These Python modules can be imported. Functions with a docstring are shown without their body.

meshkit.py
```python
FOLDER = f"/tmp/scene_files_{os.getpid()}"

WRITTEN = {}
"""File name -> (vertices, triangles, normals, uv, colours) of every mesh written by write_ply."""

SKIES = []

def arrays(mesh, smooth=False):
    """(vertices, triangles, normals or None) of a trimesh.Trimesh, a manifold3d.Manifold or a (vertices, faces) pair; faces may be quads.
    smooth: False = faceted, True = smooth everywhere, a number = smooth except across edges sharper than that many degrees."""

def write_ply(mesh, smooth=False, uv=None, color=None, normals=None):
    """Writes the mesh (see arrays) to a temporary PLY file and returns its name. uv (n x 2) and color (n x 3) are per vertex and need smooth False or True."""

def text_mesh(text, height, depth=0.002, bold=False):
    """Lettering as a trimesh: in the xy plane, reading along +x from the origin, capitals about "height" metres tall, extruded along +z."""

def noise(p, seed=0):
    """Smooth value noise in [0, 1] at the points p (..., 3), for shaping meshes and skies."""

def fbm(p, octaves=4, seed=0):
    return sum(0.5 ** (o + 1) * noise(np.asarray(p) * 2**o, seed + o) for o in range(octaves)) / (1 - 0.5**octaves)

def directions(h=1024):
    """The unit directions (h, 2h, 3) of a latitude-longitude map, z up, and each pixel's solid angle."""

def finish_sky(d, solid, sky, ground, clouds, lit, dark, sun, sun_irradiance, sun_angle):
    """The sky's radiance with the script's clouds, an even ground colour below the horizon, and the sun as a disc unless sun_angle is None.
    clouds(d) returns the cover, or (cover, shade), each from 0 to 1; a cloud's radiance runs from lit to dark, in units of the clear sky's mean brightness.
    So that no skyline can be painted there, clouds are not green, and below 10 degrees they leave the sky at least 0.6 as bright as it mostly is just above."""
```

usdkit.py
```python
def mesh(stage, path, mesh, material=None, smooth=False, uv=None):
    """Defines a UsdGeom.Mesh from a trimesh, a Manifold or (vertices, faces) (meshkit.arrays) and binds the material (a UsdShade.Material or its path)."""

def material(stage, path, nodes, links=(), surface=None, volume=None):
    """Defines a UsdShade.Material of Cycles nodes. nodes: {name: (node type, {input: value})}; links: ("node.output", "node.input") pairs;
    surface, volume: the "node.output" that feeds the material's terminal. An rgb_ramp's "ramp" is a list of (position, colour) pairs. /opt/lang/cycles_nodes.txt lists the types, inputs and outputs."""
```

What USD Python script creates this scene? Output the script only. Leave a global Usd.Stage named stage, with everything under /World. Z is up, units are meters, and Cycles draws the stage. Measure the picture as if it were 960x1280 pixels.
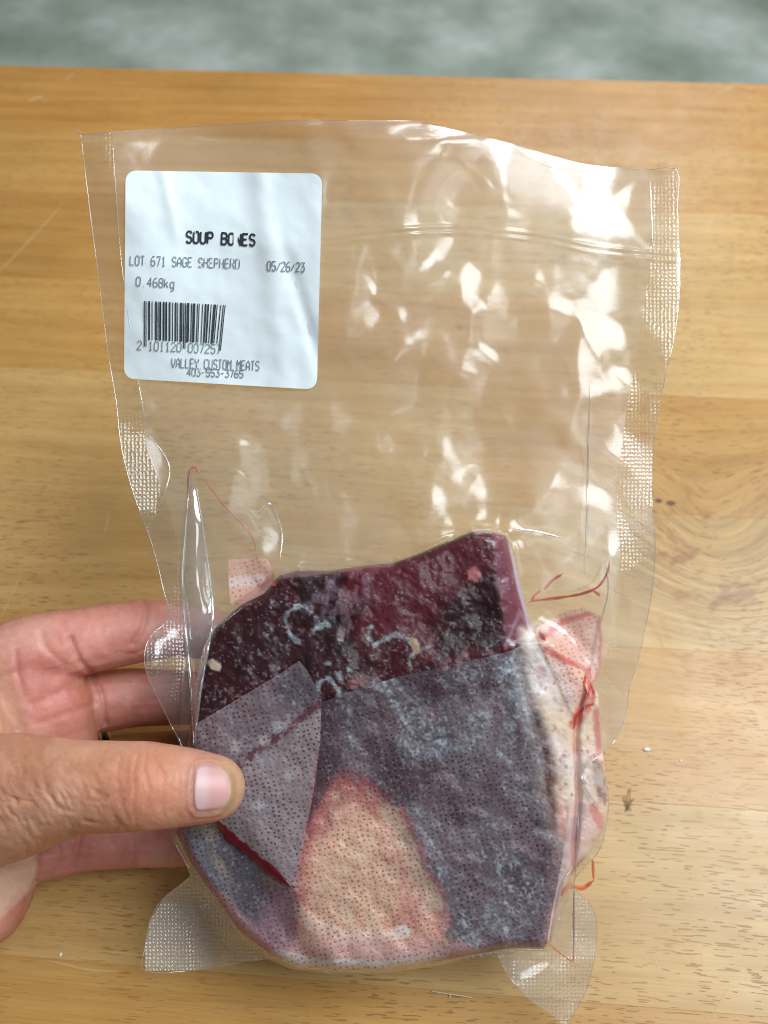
import math
import numpy as np
import trimesh
import manifold3d as m3
import shapely
from shapely.geometry import Polygon, LineString
from shapely.ops import unary_union
from scipy import ndimage, fft as sfft
from scipy.spatial import cKDTree
from pxr import Usd, UsdGeom, UsdLux, UsdShade, Gf, Sdf, Vt
import usdkit, meshkit

stage = Usd.Stage.CreateInMemory()
UsdGeom.SetStageUpAxis(stage, "Z")
UsdGeom.SetStageMetersPerUnit(stage, 1.0)
UsdGeom.Xform.Define(stage, "/World")
UsdGeom.Scope.Define(stage, "/World/Looks")

# ------------------------------------------------------------------ camera
KX = 0.481                        # half width of the view per metre of depth
CAM_H = 0.290
PITCH = math.radians(60)
ROLL = 0.035
D0 = 0.232                        # distance of the bag's plane
fwd = np.array([0, math.cos(PITCH), -math.sin(PITCH)])
up0 = np.array([0, math.sin(PITCH), math.cos(PITCH)])
rt0 = np.array([1.0, 0, 0])
RT = rt0 * math.cos(ROLL) - up0 * math.sin(ROLL)
UP = rt0 * math.sin(ROLL) + up0 * math.cos(ROLL)
CAM = np.array([0, 0, CAM_H])
cam = UsdGeom.Camera.Define(stage, "/World/camera")
M = np.eye(4); M[0, :3] = RT; M[1, :3] = UP; M[2, :3] = -fwd; M[3, :3] = CAM
cam.AddTransformOp().Set(Gf.Matrix4d(*M.ravel()))
cam.CreateFocalLengthAttr(27.0)
cam.CreateHorizontalApertureAttr(2 * 27.0 * KX)
cam.CreateVerticalApertureAttr(2 * 27.0 * KX * 4 / 3)
cam.CreateClippingRangeAttr(Gf.Vec2f(0.02, 100))
cam.CreateFStopAttr(11.0)
cam.CreateFocusDistanceAttr(0.226)
cam.CreateExposureAttr(0.15)

# ------------------------------------------------------------------ lights
LAMP = np.array([1.00, 0.32, 1.47])
def rect(name, pos, target, w, h, power, color):
    l = UsdLux.RectLight.Define(stage, "/World/" + name)
    z = np.array(pos, float) - np.array(target, float); z /= np.linalg.norm(z)
    x = np.cross([0, 1, 0.01], z); x /= np.linalg.norm(x); y = np.cross(z, x)
    m = np.eye(4); m[0, :3] = x; m[1, :3] = y; m[2, :3] = z; m[3, :3] = pos
    l.AddTransformOp().Set(Gf.Matrix4d(*m.ravel()))
    l.CreateWidthAttr(w); l.CreateHeightAttr(h); l.CreateIntensityAttr(power); l.CreateColorAttr(Gf.Vec3f(*color))
    return l
rect("ceiling_lamp", LAMP, (0, .15, 0), 1.0, 1.0, 11.8, (0.84, 0.945, 1.0))
rect("far_ceiling_lamp", (-1.9, 1.6, 2.0), (0, .2, 0), 1.2, 0.5, 1.7, (1.0, 0.74, 0.45))
rect("near_ceiling_lamp", (0.80, -1.10, 2.0), (0, .15, 0), 1.0, 0.7, 2.9, (0.86, 0.95, 1.0))
rect("back_ceiling_lamp", (0.9, 3.0, 2.2), (0.6, 2.0, -.8), 1.3, 0.5, 13.0, (0.90, 0.97, 1.0))
dome = UsdLux.DomeLight.Define(stage, "/World/room_light")
dome.CreateIntensityAttr(1.0)
dm = usdkit.material(stage, "/World/Looks/room_glow", {"b": ("background_shader", {"color": (0.95, 0.98, 1.0), "strength": 0.065})}, surface="b.background")
UsdShade.MaterialBindingAPI.Apply(dome.GetPrim()).Bind(dm)

# ------------------------------------------------------------------ helpers
def lin(c):
    c = np.asarray(c, float) / 255.0
    return np.where(c <= 0.04045, c / 12.92, ((c + 0.055) / 1.055) ** 2.4)

def local(px, py, w):
    """Bag frame: x right, y up, z towards the viewer, for a place given in photo pixels and height above the bag's plane."""
    px, py, w = np.broadcast_arrays(np.asarray(px, float), np.asarray(py, float), np.asarray(w, float))
    d = D0 - w
    return np.stack([(px - 480) / 480 * KX * d, -(py - 640) / 480 * KX * d, w], -1)

ORG = CAM + fwd * D0
RMAT = np.stack([RT, UP, -fwd])
def world(p):
    return np.asarray(p) @ RMAT + ORG
def at(px, py, w):
    return world(local(px, py, w))
def on_table(px, py, z=0.0):
    t, s = (640 - py) / 480 * KX, (px - 480) / 480 * KX
    r = fwd + s * RT + t * UP
    return CAM + r * ((z - CAM_H) / r[2])

used = {}
def path_for(name, parent="/World"):
    k = (parent, name); n = used.get(k, 0); used[k] = n + 1
    return f"{parent}/{name}" + (f"_{n:03d}" if n else "")
BASE = {}
def thing(name, label, cat, base, group=None, kind=None):
    p = path_for(name)
    x = UsdGeom.Xform.Define(stage, p)
    x.AddTranslateOp().Set(Gf.Vec3d(*map(float, base)))
    BASE[p] = np.asarray(base, float)
    tag(x.GetPrim(), label, cat, group, kind)
    return p
def tag(o, label=None, cat=None, group=None, kind=None):
    for k, v in (("label", label), ("category", cat), ("group", group), ("kind", kind)):
        if v: o.SetCustomDataByKey(k, v)
def put(name, parent, v, f, mat, smooth=True, attrs=None, label=None):
    """One Mesh prim; v in world coordinates, moved to the thing's base."""
    p = path_for(name, parent)
    root = "/" + "/".join(parent.split("/")[1:3])
    v = np.asarray(v, float) - BASE.get(root, np.zeros(3))
    m = usdkit.mesh(stage, p, (v, f), "/World/Looks/" + mat, smooth=smooth)
    for k, a in (attrs or {}).items():
        api = UsdGeom.PrimvarsAPI(m); a = np.asarray(a, np.float32)
        if a.ndim == 1:
            api.CreatePrimvar(k, Sdf.ValueTypeNames.FloatArray, "vertex").Set(Vt.FloatArray.FromNumpy(a))
        else:
            api.CreatePrimvar(k, Sdf.ValueTypeNames.Float3Array, "vertex").Set(Vt.Vec3fArray.FromNumpy(a))
    if label: m.GetPrim().SetCustomDataByKey("label", label)
    BASE[p] = BASE.get(root, np.zeros(3))
    return p

def polydist(P, poly, closed=True):
    P = np.asarray(P, float); q = np.asarray(poly, float)
    a, b = (q, np.roll(q, -1, 0)) if closed else (q[:-1], q[1:])
    best = np.full(len(P), 1e18)
    for s, e in zip(a, b):
        d = e - s; t = np.clip(((P - s) @ d) / max(d @ d, 1e-12), 0, 1)
        r = P - s - t[:, None] * d
        best = np.minimum(best, (r * r).sum(1))
    return np.sqrt(best)
def inside(P, poly):
    return shapely.contains_xy(Polygon(poly), P[:, 0], P[:, 1])
def sdf(P, poly):
    """Positive inside."""
    return np.where(inside(P, poly), 1, -1) * polydist(P, poly)
def sm(x, a, b):
    t = np.clip((x - a) / (b - a), 0, 1); return t * t * (3 - 2 * t)
def fb(P, scale, oct=4, seed=0, sx=1.0, sy=1.0, z=0.0):
    q = np.stack([P[:, 0] / scale * sx, P[:, 1] / scale * sy, np.full(len(P), 7.3 + z)], -1)
    return meshkit.fbm(q, oct, seed)
def spline(pts, n=8, closed=False):
    p = np.asarray(pts, float)
    q = np.vstack([p[-1:], p, p[:2]]) if closed else np.vstack([2 * p[0] - p[1], p, 2 * p[-1] - p[-2]])
    out = []
    for i in range(len(q) - 3):
        t = np.linspace(0, 1, n, endpoint=False)[:, None]
        a, b, c, d = q[i:i + 4]
        out.append(0.5 * (2 * b + (c - a) * t + (2 * a - 5 * b + 4 * c - d) * t ** 2 + (3 * b - a - 3 * c + d) * t ** 3))
    if not closed: out.append(p[-1:])
    return np.vstack(out)
def grid(poly, step, pad=6):
    """Photo-pixel lattice cut along an outline: points (n,2), triangles."""
    q = np.asarray(poly, float)
    x = np.arange(q[:, 0].min() - pad, q[:, 0].max() + pad, step); y = np.arange(q[:, 1].min() - pad, q[:, 1].max() + pad, step)
    X, Y = np.meshgrid(x, y); ny, nx = X.shape
    cx, cy = X[:-1, :-1] + step / 2, Y[:-1, :-1] + step / 2
    keep = shapely.contains_xy(Polygon(q), cx, cy)
    i = np.arange(ny * nx).reshape(ny, nx)
    a, b, c, d = i[:-1, :-1][keep], i[:-1, 1:][keep], i[1:, 1:][keep], i[1:, :-1][keep]
    f = np.vstack([np.stack([a, d, c], 1), np.stack([a, c, b], 1)])
    ids, inv = np.unique(f, return_inverse=True)
    f = inv.reshape(-1, 3); P = np.stack([X.ravel()[ids], Y.ravel()[ids]], 1)
    e = np.sort(np.vstack([f[:, [0, 1]], f[:, [1, 2]], f[:, [2, 0]]]), 1)
    u, n = np.unique(e, axis=0, return_counts=True)
    edge = np.unique(u[n == 1])
    ring = LineString(np.vstack([q, q[:1]]))
    pr = shapely.line_interpolate_point(ring, shapely.line_locate_point(ring, shapely.points(P[edge])))
    P[edge] = shapely.get_coordinates(pr)
    return P, f, edge
def tube(pts, r, n=6):
    p = np.asarray(pts, float); r = np.broadcast_to(r, len(p))
    t = np.gradient(p, axis=0); t /= np.linalg.norm(t, axis=1, keepdims=True) + 1e-12
    a = -fwd; u = np.cross(t, a); u /= np.linalg.norm(u, axis=1, keepdims=True) + 1e-9; w = np.cross(u, t)
    th = np.arange(n) / n * 2 * math.pi
    v = p[:, None] + r[:, None, None] * (np.cos(th)[None, :, None] * u[:, None] + np.sin(th)[None, :, None] * w[:, None])
    v = v.reshape(-1, 3); f = []
    for i in range(len(p) - 1):
        for j in range(n):
            a0, b0 = i * n + j, i * n + (j + 1) % n
            f += [(a0, b0, b0 + n), (a0, b0 + n, a0 + n)]
    return v, np.array(f)

# ------------------------------------------------------------------ materials
def mat(name, nodes, links, surface, volume=None):
    usdkit.material(stage, "/World/Looks/" + name, nodes, links, surface, volume)

def film(name, haze=0.05, rough=0.06, base=0.075, gain=0.9, tint=(0.955, 0.962, 0.965), bump=None, bd=0.00032, hazecol=(0.85, 0.87, 0.88)):
    n = {"t": ("transparent_bsdf", {"color": tint}),
         "h": ("diffuse_bsdf", {"color": hazecol}),
         "g": ("glossy_bsdf", {"color": (1, 1, 1), "roughness": rough}),
         "lw": ("layer_weight", {"blend": 0.5}),
         "pw": ("math", {"math_type": "power", "value2": 3.5}),
         "ma": ("math", {"math_type": "multiply_add", "value2": gain, "value3": base, "use_clamp": True}),
         "m1": ("mix_closure", {"fac": haze}), "m2": ("mix_closure", {})}
    l = [("t.BSDF", "m1.closure1"), ("h.BSDF", "m1.closure2"), ("lw.facing", "pw.value1"), ("pw.value", "ma.value1"), ("ma.value", "m2.fac"), ("m1.closure", "m2.closure1"), ("g.BSDF", "m2.closure2")]
    if bump == "seal":
        n |= {"at": ("attribute", {"attribute": "bp"}),
              "mp": ("mapping", {"scale": (1.0, 1.0, 1.0)}),
              "vo": ("voronoi_texture", {"dimensions": "2D", "feature": "f1", "scale": 210.0, "randomness": 0.3}),
              "no": ("noise_texture", {"scale": 90.0, "detail": 2.0}),
              "ad": ("math", {"math_type": "multiply_add", "value2": 0.35}),
              "bu": ("bump", {"strength": 1.0, "distance": bd})}
        l += [("at.vector", "mp.vector"), ("mp.vector", "vo.vector"), ("mp.vector", "no.vector"), ("no.fac", "ad.value1"), ("vo.distance", "ad.value3"), ("ad.value", "bu.height"),
              ("bu.normal", "g.normal"), ("bu.normal", "lw.normal")]
    elif bump:
        n |= {"at": ("attribute", {"attribute": "bp"}), "no": ("noise_texture", {"scale": bump[0], "detail": 3.0}), "bu": ("bump", {"strength": 1.0, "distance": bump[1]})}
        l += [("at.vector", "no.vector"), ("no.fac", "bu.height"), ("bu.normal", "g.normal"), ("bu.normal", "lw.normal")]
    mat(name, n, l, "m2.closure")
film("clear_film", haze=0.08, rough=0.23, base=0.05, bump=(60.0, 0.00008))
film("back_film", haze=0.05, rough=0.14, base=0.05, gain=0.6)
film("seal_film", haze=0.03, rough=0.2, base=0.05, bump="seal", bd=.00021)
film("flap_film", haze=0.13, rough=0.2, base=0.06, bump="seal", hazecol=(.9, .9, .88), bd=.0007)
film("fold_film", haze=0.12, rough=0.1, base=0.2, gain=0.8)
film("tight_film", haze=0.0, rough=0.16, base=0.016, gain=0.3, bump=(90.0, 0.00015))

def attr_skin(name, rough, spec, sss=0.0, sss_scale=0.002, radius=(1, .35, .2), coat=0.0, coat_rough=.2, bump=None, colour="col"):
    n = {"c": ("attribute", {"attribute": colour}), "p": ("principled_bsdf", {"roughness": rough, "specular_ior_level": spec, "subsurface_weight": sss, "subsurface_scale": sss_scale, "subsurface_radius": radius, "coat_weight": coat, "coat_roughness": coat_rough, "subsurface_method": "random_walk"})}
    l = [("c.color", "p.base_color")]
    if bump:
        n |= {"tc": ("texture_coordinate", {})}
        prev = None
        for k, (kind, sc, dist) in enumerate(bump):
            a, b = f"n{k}", f"b{k}"
            if kind == "voronoi":
                n[a] = ("voronoi_texture", {"scale": sc, "feature": "distance_to_edge"}); o = a + ".distance"
            else:
                n[a] = ("noise_texture", {"scale": sc, "detail": 3.0}); o = a + ".fac"
            n[b] = ("bump", {"strength": 1.0, "distance": dist})
            l += [("tc.object", a + ".vector"), (o, b + ".height")]
            if prev: l.append((prev, b + ".normal"))
            prev = b + ".normal"
        l.append((prev, "p.normal"))
    mat(name, n, l, "p.BSDF")
attr_skin("meat", 0.42, 0.5, 0.12, 0.0015, coat=0.15, coat_rough=.25, bump=[("noise", 700.0, 0.00012)])
attr_skin("skin", 0.5, 0.38, 0.35, 0.0016, (1.0, .35, .2), bump=[("voronoi", 1100.0, 0.00007), ("noise", 420.0, 0.00022)])
attr_skin("nail", 0.42, 0.5, 0.2, 0.001)
mat("paper", {"p": ("principled_bsdf", {"base_color": (0.82, 0.87, 0.89), "roughness": 0.48, "specular_ior_level": 0.35}), "tc": ("texture_coordinate", {}), "n": ("noise_texture", {"scale": 900.0, "detail": 2.0}), "b": ("bump", {"distance": 0.00003})}, [("tc.object", "n.vector"), ("n.fac", "b.height"), ("b.normal", "p.normal")], "p.BSDF")
for nm, c in (("ink_bold", (.018, .028, .032)), ("ink_thin", (.19, .24, .26)), ("ink_bar", (.03, .045, .05))):
    mat(nm, {"p": ("principled_bsdf", {"base_color": c, "roughness": 0.5})}, [], "p.BSDF")
for nm, c, rg_ in (("blood", (.52, .06, .04), .2), ("pale_blood", (.66, .17, .07), .2), ("dark_blood", (.13, .006, .016), .22)):
    mat(nm, {"t": ("transparent_bsdf", {"color": (1, .7, .6)}), "p": ("principled_bsdf", {"base_color": c, "roughness": rg_}), "o": ("attribute", {"attribute": "op"}), "m": ("mix_closure", {})}, [("t.BSDF", "m.closure1"), ("p.BSDF", "m.closure2"), ("o.fac", "m.fac")], "m.closure")
# perforated boning cloth: see-through wax cloth, stained, with rows of small holes
def cloth(name, dot, dotmix):
    mat(name, {"a": ("attribute", {"attribute": "bp"}), "col": ("attribute", {"attribute": "col"}), "op": ("attribute", {"attribute": "op"}),
               "mp": ("mapping", {"rotation": (0, 0, 0.21), "scale": (1.0, 1.12, 1.0)}),
               "wn": ("noise_texture", {"scale": 12.0, "detail": 2.0}),
               "wv": ("vector_math", {"math_type": "multiply_add", "vector2": (.012, .012, 0)}),
               "v": ("voronoi_texture", {"dimensions": "2D", "scale": 138.0, "randomness": 0.48}),
               "mr": ("map_range", {"range_type": "smoothstep", "from_min": 0.12, "from_max": 0.32, "to_min": 1.0, "to_max": 0.0, "clamp": True}),
               "nz": ("noise_texture", {"scale": 30.0, "detail": 2.0}),
               "nm": ("map_range", {"from_min": .30, "from_max": .58, "to_min": .3, "to_max": 1.0, "clamp": True}),
               "dm": ("math", {"math_type": "multiply"}),
               "dk": ("attribute", {"attribute": "dot"}),
               "mx": ("mix_color", {}), "dm2": ("math", {"math_type": "multiply", "value2": dotmix}),
               "d": ("principled_bsdf", {"roughness": .42, "specular_ior_level": .4}),
               "t": ("transparent_bsdf", {}), "m": ("mix_closure", {}),
               "fb": ("noise_texture", {"scale": 420.0, "detail": 2.0}), "bu": ("bump", {"distance": .00018})},
        [("a.vector", "wn.vector"), ("wn.color", "wv.vector1"), ("a.vector", "wv.vector3"), ("wv.vector", "mp.vector"), ("mp.vector", "v.vector"), ("v.distance", "mr.value"),
         ("a.vector", "nz.vector"), ("nz.fac", "nm.value"), ("mr.result", "dm.value1"), ("nm.result", "dm.value2"), ("dm.value", "dm2.value1"),
         ("dm2.value", "mx.fac"), ("col.color", "mx.a"), ("dk.color", "mx.b"), ("mx.result", "d.base_color"),
         ("a.vector", "fb.vector"), ("fb.fac", "bu.height"), ("bu.normal", "d.normal"),
         ("op.fac", "m.fac"), ("t.BSDF", "m.closure1"), ("d.BSDF", "m.closure2")], "m.closure")
cloth("boning_cloth", (0.05, 0.02, 0.03), 0.74)

YAW = math.atan(0.10)
def wood(name, dark, light, seed):
    K = on_table(900, 700)
    ku, kv = K[0] * math.cos(YAW) - K[1] * math.sin(YAW), K[0] * math.sin(YAW) + K[1] * math.cos(YAW)
    n = {"g": ("geometry", {}), "ro": ("vector_rotate", {"rotate_type": "z_axis", "angle": YAW}),
         "of": ("vector_math", {"math_type": "subtract", "vector2": (ku, kv, 0)}),
         "sc": ("vector_math", {"math_type": "multiply", "vector2": (1 / .044, 1 / .042, 0)}),
         "ln": ("vector_math", {"math_type": "length"}),
         "kn": ("noise_texture", {"scale": 1.6, "detail": 2.0}),
         "kd": ("math", {"math_type": "multiply_add", "value2": .7}),
         "ks": ("map_range", {"range_type": "smoothstep", "from_min": .75, "from_max": 1.75, "to_min": 1.0, "to_max": 0.0, "clamp": True}),
         "sx": ("separate_xyz", {}), "sy": ("separate_xyz", {}),
         # growth coordinate: across the board, bent into rings about the knot
                  "l2": ("math", {"math_type": "multiply"}), "ng": ("math", {"math_type": "multiply", "value2": -1.1}), "ex": ("math", {"math_type": "exponent"}), "gv": ("math", {"math_type": "multiply_add", "value2": .036}), "lw": ("noise_texture", {"scale": 5.0, "detail": 1.0}), "lwa": ("math", {"math_type": "multiply_add", "value2": .012}),
         "cg": ("combine_xyz", {}), "ug": ("math", {"math_type": "multiply", "value2": .05}),
         "gr": ("noise_texture", {"scale": 150.0 , "detail": 3.0, "roughness": .6}),
         "cf": ("combine_xyz", {}), "uf": ("math", {"math_type": "multiply", "value2": .03}),
         "fi": ("noise_texture", {"scale": 1600.0, "detail": 2.0}),
         "gm": ("map_range", {"from_min": .25, "from_max": .75, "to_min": 0.0, "to_max": 1.0, "clamp": True}),
         "c1": ("mix_color", {"a": lin(dark), "b": lin(light)}),
         "fm": ("map_range", {"from_min": .3, "from_max": .7, "to_min": .91, "to_max": 1.06}),
         "c2": ("mix_color", {"blend_type": "multiply", "fac": 1.0}),
         "bl": ("noise_texture", {"scale": 9.0, "detail": 3.0}), "bm": ("map_range", {"from_min": .3, "from_max": .7, "to_min": .86, "to_max": 1.12}),
         "c3": ("mix_color", {"blend_type": "multiply", "fac": 1.0, "use_clamp": False}),
         # pores: short dark flecks along the grain
         "cp": ("combine_xyz", {}), "up": ("math", {"math_type": "multiply", "value2": 200.0}), "vp": ("math", {"math_type": "multiply", "value2": 2000.0}),
         "po": ("noise_texture", {"scale": 1.0, "detail": 0.6, "dimensions": "3D"}),
         "pm": ("map_range", {"range_type": "smoothstep", "from_min": .655, "from_max": .69, "to_min": 0.0, "to_max": .58, "clamp": True}),
         "pa": ("noise_texture", {"scale": 14.0, "detail": 2.0}), "pam": ("map_range", {"from_min": .36, "from_max": .56, "to_min": .15, "to_max": 1.0, "clamp": True}), "pmm": ("math", {"math_type": "multiply"}),
         "c4": ("mix_color", {"b": lin((126, 84, 42))}),
         # knot stain
         "kc": ("noise_texture", {"scale": 2.3, "detail": 4.0, "distortion": 1.2}), "kcm": ("map_range", {"range_type": "smoothstep", "from_min": .50, "from_max": .66, "to_min": 0.0, "to_max": .75, "clamp": True}),
         "kcc": ("math", {"math_type": "multiply"}), "c5": ("mix_color", {"b": lin((150, 96, 48))}),
         **{f"k{i}{q}": w for i, (kx, ky, kr) in enumerate(((839, 629, .0022), (823, 626, .0018), (848, 700, .0035), (905, 735, .003))) for (pu, pv) in [(lambda W: (W[0] * math.cos(YAW) - W[1] * math.sin(YAW), W[0] * math.sin(YAW) + W[1] * math.cos(YAW)))(on_table(kx, ky))]
            for q, w in (("s", ("vector_math", {"math_type": "subtract", "vector2": (pu, pv, 0)})), ("m", ("vector_math", {"math_type": "multiply", "vector2": (1 / kr, 1.5 / kr, 0)})), ("l", ("vector_math", {"math_type": "length"})), ("w", ("math", {"math_type": "multiply_add", "value2": .9})),
                         ("r", ("map_range", {"range_type": "smoothstep", "from_min": .9, "from_max": 1.6, "to_min": .85 if i < 2 else .4, "to_max": 0.0, "clamp": True})), ("c", ("mix_color", {"b": lin((74, 46, 24) if i < 2 else (140, 86, 42))})))},
         "kr": ("noise_texture", {"scale": 520.0, "detail": 2.0}), "krm": ("map_range", {"from_min": .35, "from_max": .65, "to_min": .74, "to_max": 1.10, "clamp": True}), "krf": ("math", {"math_type": "multiply", "value2": .8}), "c2k": ("mix_color", {"blend_type": "multiply", "use_clamp": False}),
         "rg": ("noise_texture", {"scale": 60.0, "detail": 3.0}), "rm": ("map_range", {"from_min": .2, "from_max": .8, "to_min": .26, "to_max": .42}),
         "p": ("principled_bsdf", {"specular_ior_level": .42, "coat_weight": .04, "coat_roughness": .25}),
         "bu": ("bump", {"distance": .00012, "invert": True})}
    l = [("g.position", "ro.vector"), ("ro.vector", "of.vector1"), ("of.vector", "sc.vector1"), ("sc.vector", "kn.vector"), ("sc.vector", "ln.vector1"),
         ("kn.fac", "kd.value1"), ("ln.value", "kd.value3"), ("kd.value", "ks.value"), ("ro.vector", "sx.vector"),
         ("ro.vector", "lw.vector"), ("lw.fac", "lwa.value1"), ("sx.y", "lwa.value3"),
         ("ln.value", "l2.value1"), ("ln.value", "l2.value2"), ("l2.value", "ng.value1"), ("ng.value", "ex.value1"), ("ex.value", "gv.value1"), ("lwa.value", "gv.value3"),
         ("sx.x", "ug.value1"), ("ug.value", "cg.x"), ("gv.value", "cg.y"), ("cg.vector", "gr.vector"),
         ("sx.x", "uf.value1"), ("uf.value", "cf.x"), ("gv.value", "cf.y"), ("cf.vector", "fi.vector"),
         ("gr.fac", "gm.value"), ("gm.result", "c1.fac"), ("fi.fac", "fm.value"), ("c1.result", "c2.a"), ("fm.result", "c2.b"),
         ("ro.vector", "bl.vector"), ("bl.fac", "bm.value"), ("cg.vector", "kr.vector"), ("kr.fac", "krm.value"), ("ks.result", "krf.value1"), ("krf.value", "c2k.fac"), ("c2.result", "c2k.a"), ("krm.result", "c2k.b"), ("c2k.result", "c3.a"), ("bm.result", "c3.b"),
         ("sx.x", "up.value1"), ("gv.value", "vp.value1"), ("up.value", "cp.x"), ("vp.value", "cp.y"), ("cp.vector", "po.vector"), ("po.fac", "pm.value"),
         ("ro.vector", "pa.vector"), ("pa.fac", "pam.value"), ("pm.result", "pmm.value1"), ("pam.result", "pmm.value2"), ("pmm.value", "c4.fac"), ("c3.result", "c4.a"),
         ("sc.vector", "kc.vector"), ("kc.fac", "kcm.value"), ("kcm.result", "kcc.value1"), ("ks.result", "kcc.value2"), ("kcc.value", "c5.fac"), ("c4.result", "c5.a"),
         ("k3c.result", "p.base_color"), ("ro.vector", "rg.vector"), ("rg.fac", "rm.value"), ("rm.result", "p.roughness"), ("pmm.value", "bu.height"), ("bu.normal", "p.normal")]
    prev = "c5.result"
    for i in range(4):
        l += [("ro.vector", f"k{i}s.vector1"), (f"k{i}s.vector", f"k{i}m.vector1"), (f"k{i}m.vector", f"k{i}l.vector1"), ("kc.fac", f"k{i}w.value1"), (f"k{i}l.value", f"k{i}w.value3"), (f"k{i}w.value", f"k{i}r.value"), (f"k{i}r.result", f"k{i}c.fac"), (prev, f"k{i}c.a")]
        prev = f"k{i}c.result"
    n["cp"] = ("combine_xyz", {"z": float(seed) * 3.7}); n["cg"] = ("combine_xyz", {"z": float(seed) * .31})
    mat(name, n, l, "p.BSDF")
TONES = [((176, 116, 52), (200, 144, 74)), ((182, 130, 66), (204, 154, 88)), ((190, 148, 90), (212, 172, 114)), ((162, 110, 52), (190, 138, 72)), ((194, 154, 98), (216, 178, 122))]
MEAN = np.mean(TONES, axis=0)
for k, (a, b) in enumerate(np.array(TONES) * .66 + MEAN * .34):
    wood(f"beech_{'abcde'[k]}", a, b, k)

mat("concrete", {"g": ("geometry", {}), "n1": ("noise_texture", {"scale": 3.6, "detail": 4.0, "roughness": .6, "distortion": 0.0}), "r": ("rgb_ramp", {"ramp": [(.3, lin((156, 166, 150))), (.5, lin((194, 204, 190))), (.68, lin((236, 240, 234)))]}),
                 "n2": ("noise_texture", {"scale": 2.0, "detail": 5.0, "distortion": 1.5}), "m2": ("map_range", {"range_type": "smoothstep", "from_min": .49, "from_max": .515, "to_min": 0., "to_max": 1., "clamp": True}),
                 "p": ("principled_bsdf", {"roughness": .55}), "b": ("bump", {"distance": .002})},
    [("g.position", "n1.vector"), ("n1.fac", "r.fac"), ("r.color", "p.base_color"), ("n1.fac", "b.height"), ("b.normal", "p.normal")], "p.BSDF")
mat("dark_metal", {"p": ("principled_bsdf", {"base_color": (.02, .02, .022), "metallic": .6, "roughness": .3})}, [], "p.BSDF")
mat("gold", {"p": ("principled_bsdf", {"base_color": (.75, .48, .16), "metallic": 1.0, "roughness": .25})}, [], "p.BSDF")
mat("crumb", {"p": ("principled_bsdf", {"base_color": (.88, .84, .74), "roughness": .5, "subsurface_weight": .3, "subsurface_scale": .001})}, [], "p.BSDF")
mat("dry_bit", {"p": ("principled_bsdf", {"base_color": (.28, .18, .08), "roughness": .7})}, [], "p.BSDF")

# ------------------------------------------------------------------ floor
FLOOR = -0.86
P, f = np.array([[-6, -5, FLOOR], [6, -5, FLOOR], [6, 9, FLOOR], [-6, 9, FLOOR]], float), np.array([[0, 1, 2], [0, 2, 3]])
m = put("concrete_floor", "/World", P, f, "concrete", smooth=False)
tag(stage.GetPrimAtPath(m), "grey green mottled concrete floor beyond the far edge of the table", "floor", kind="structure")

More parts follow.
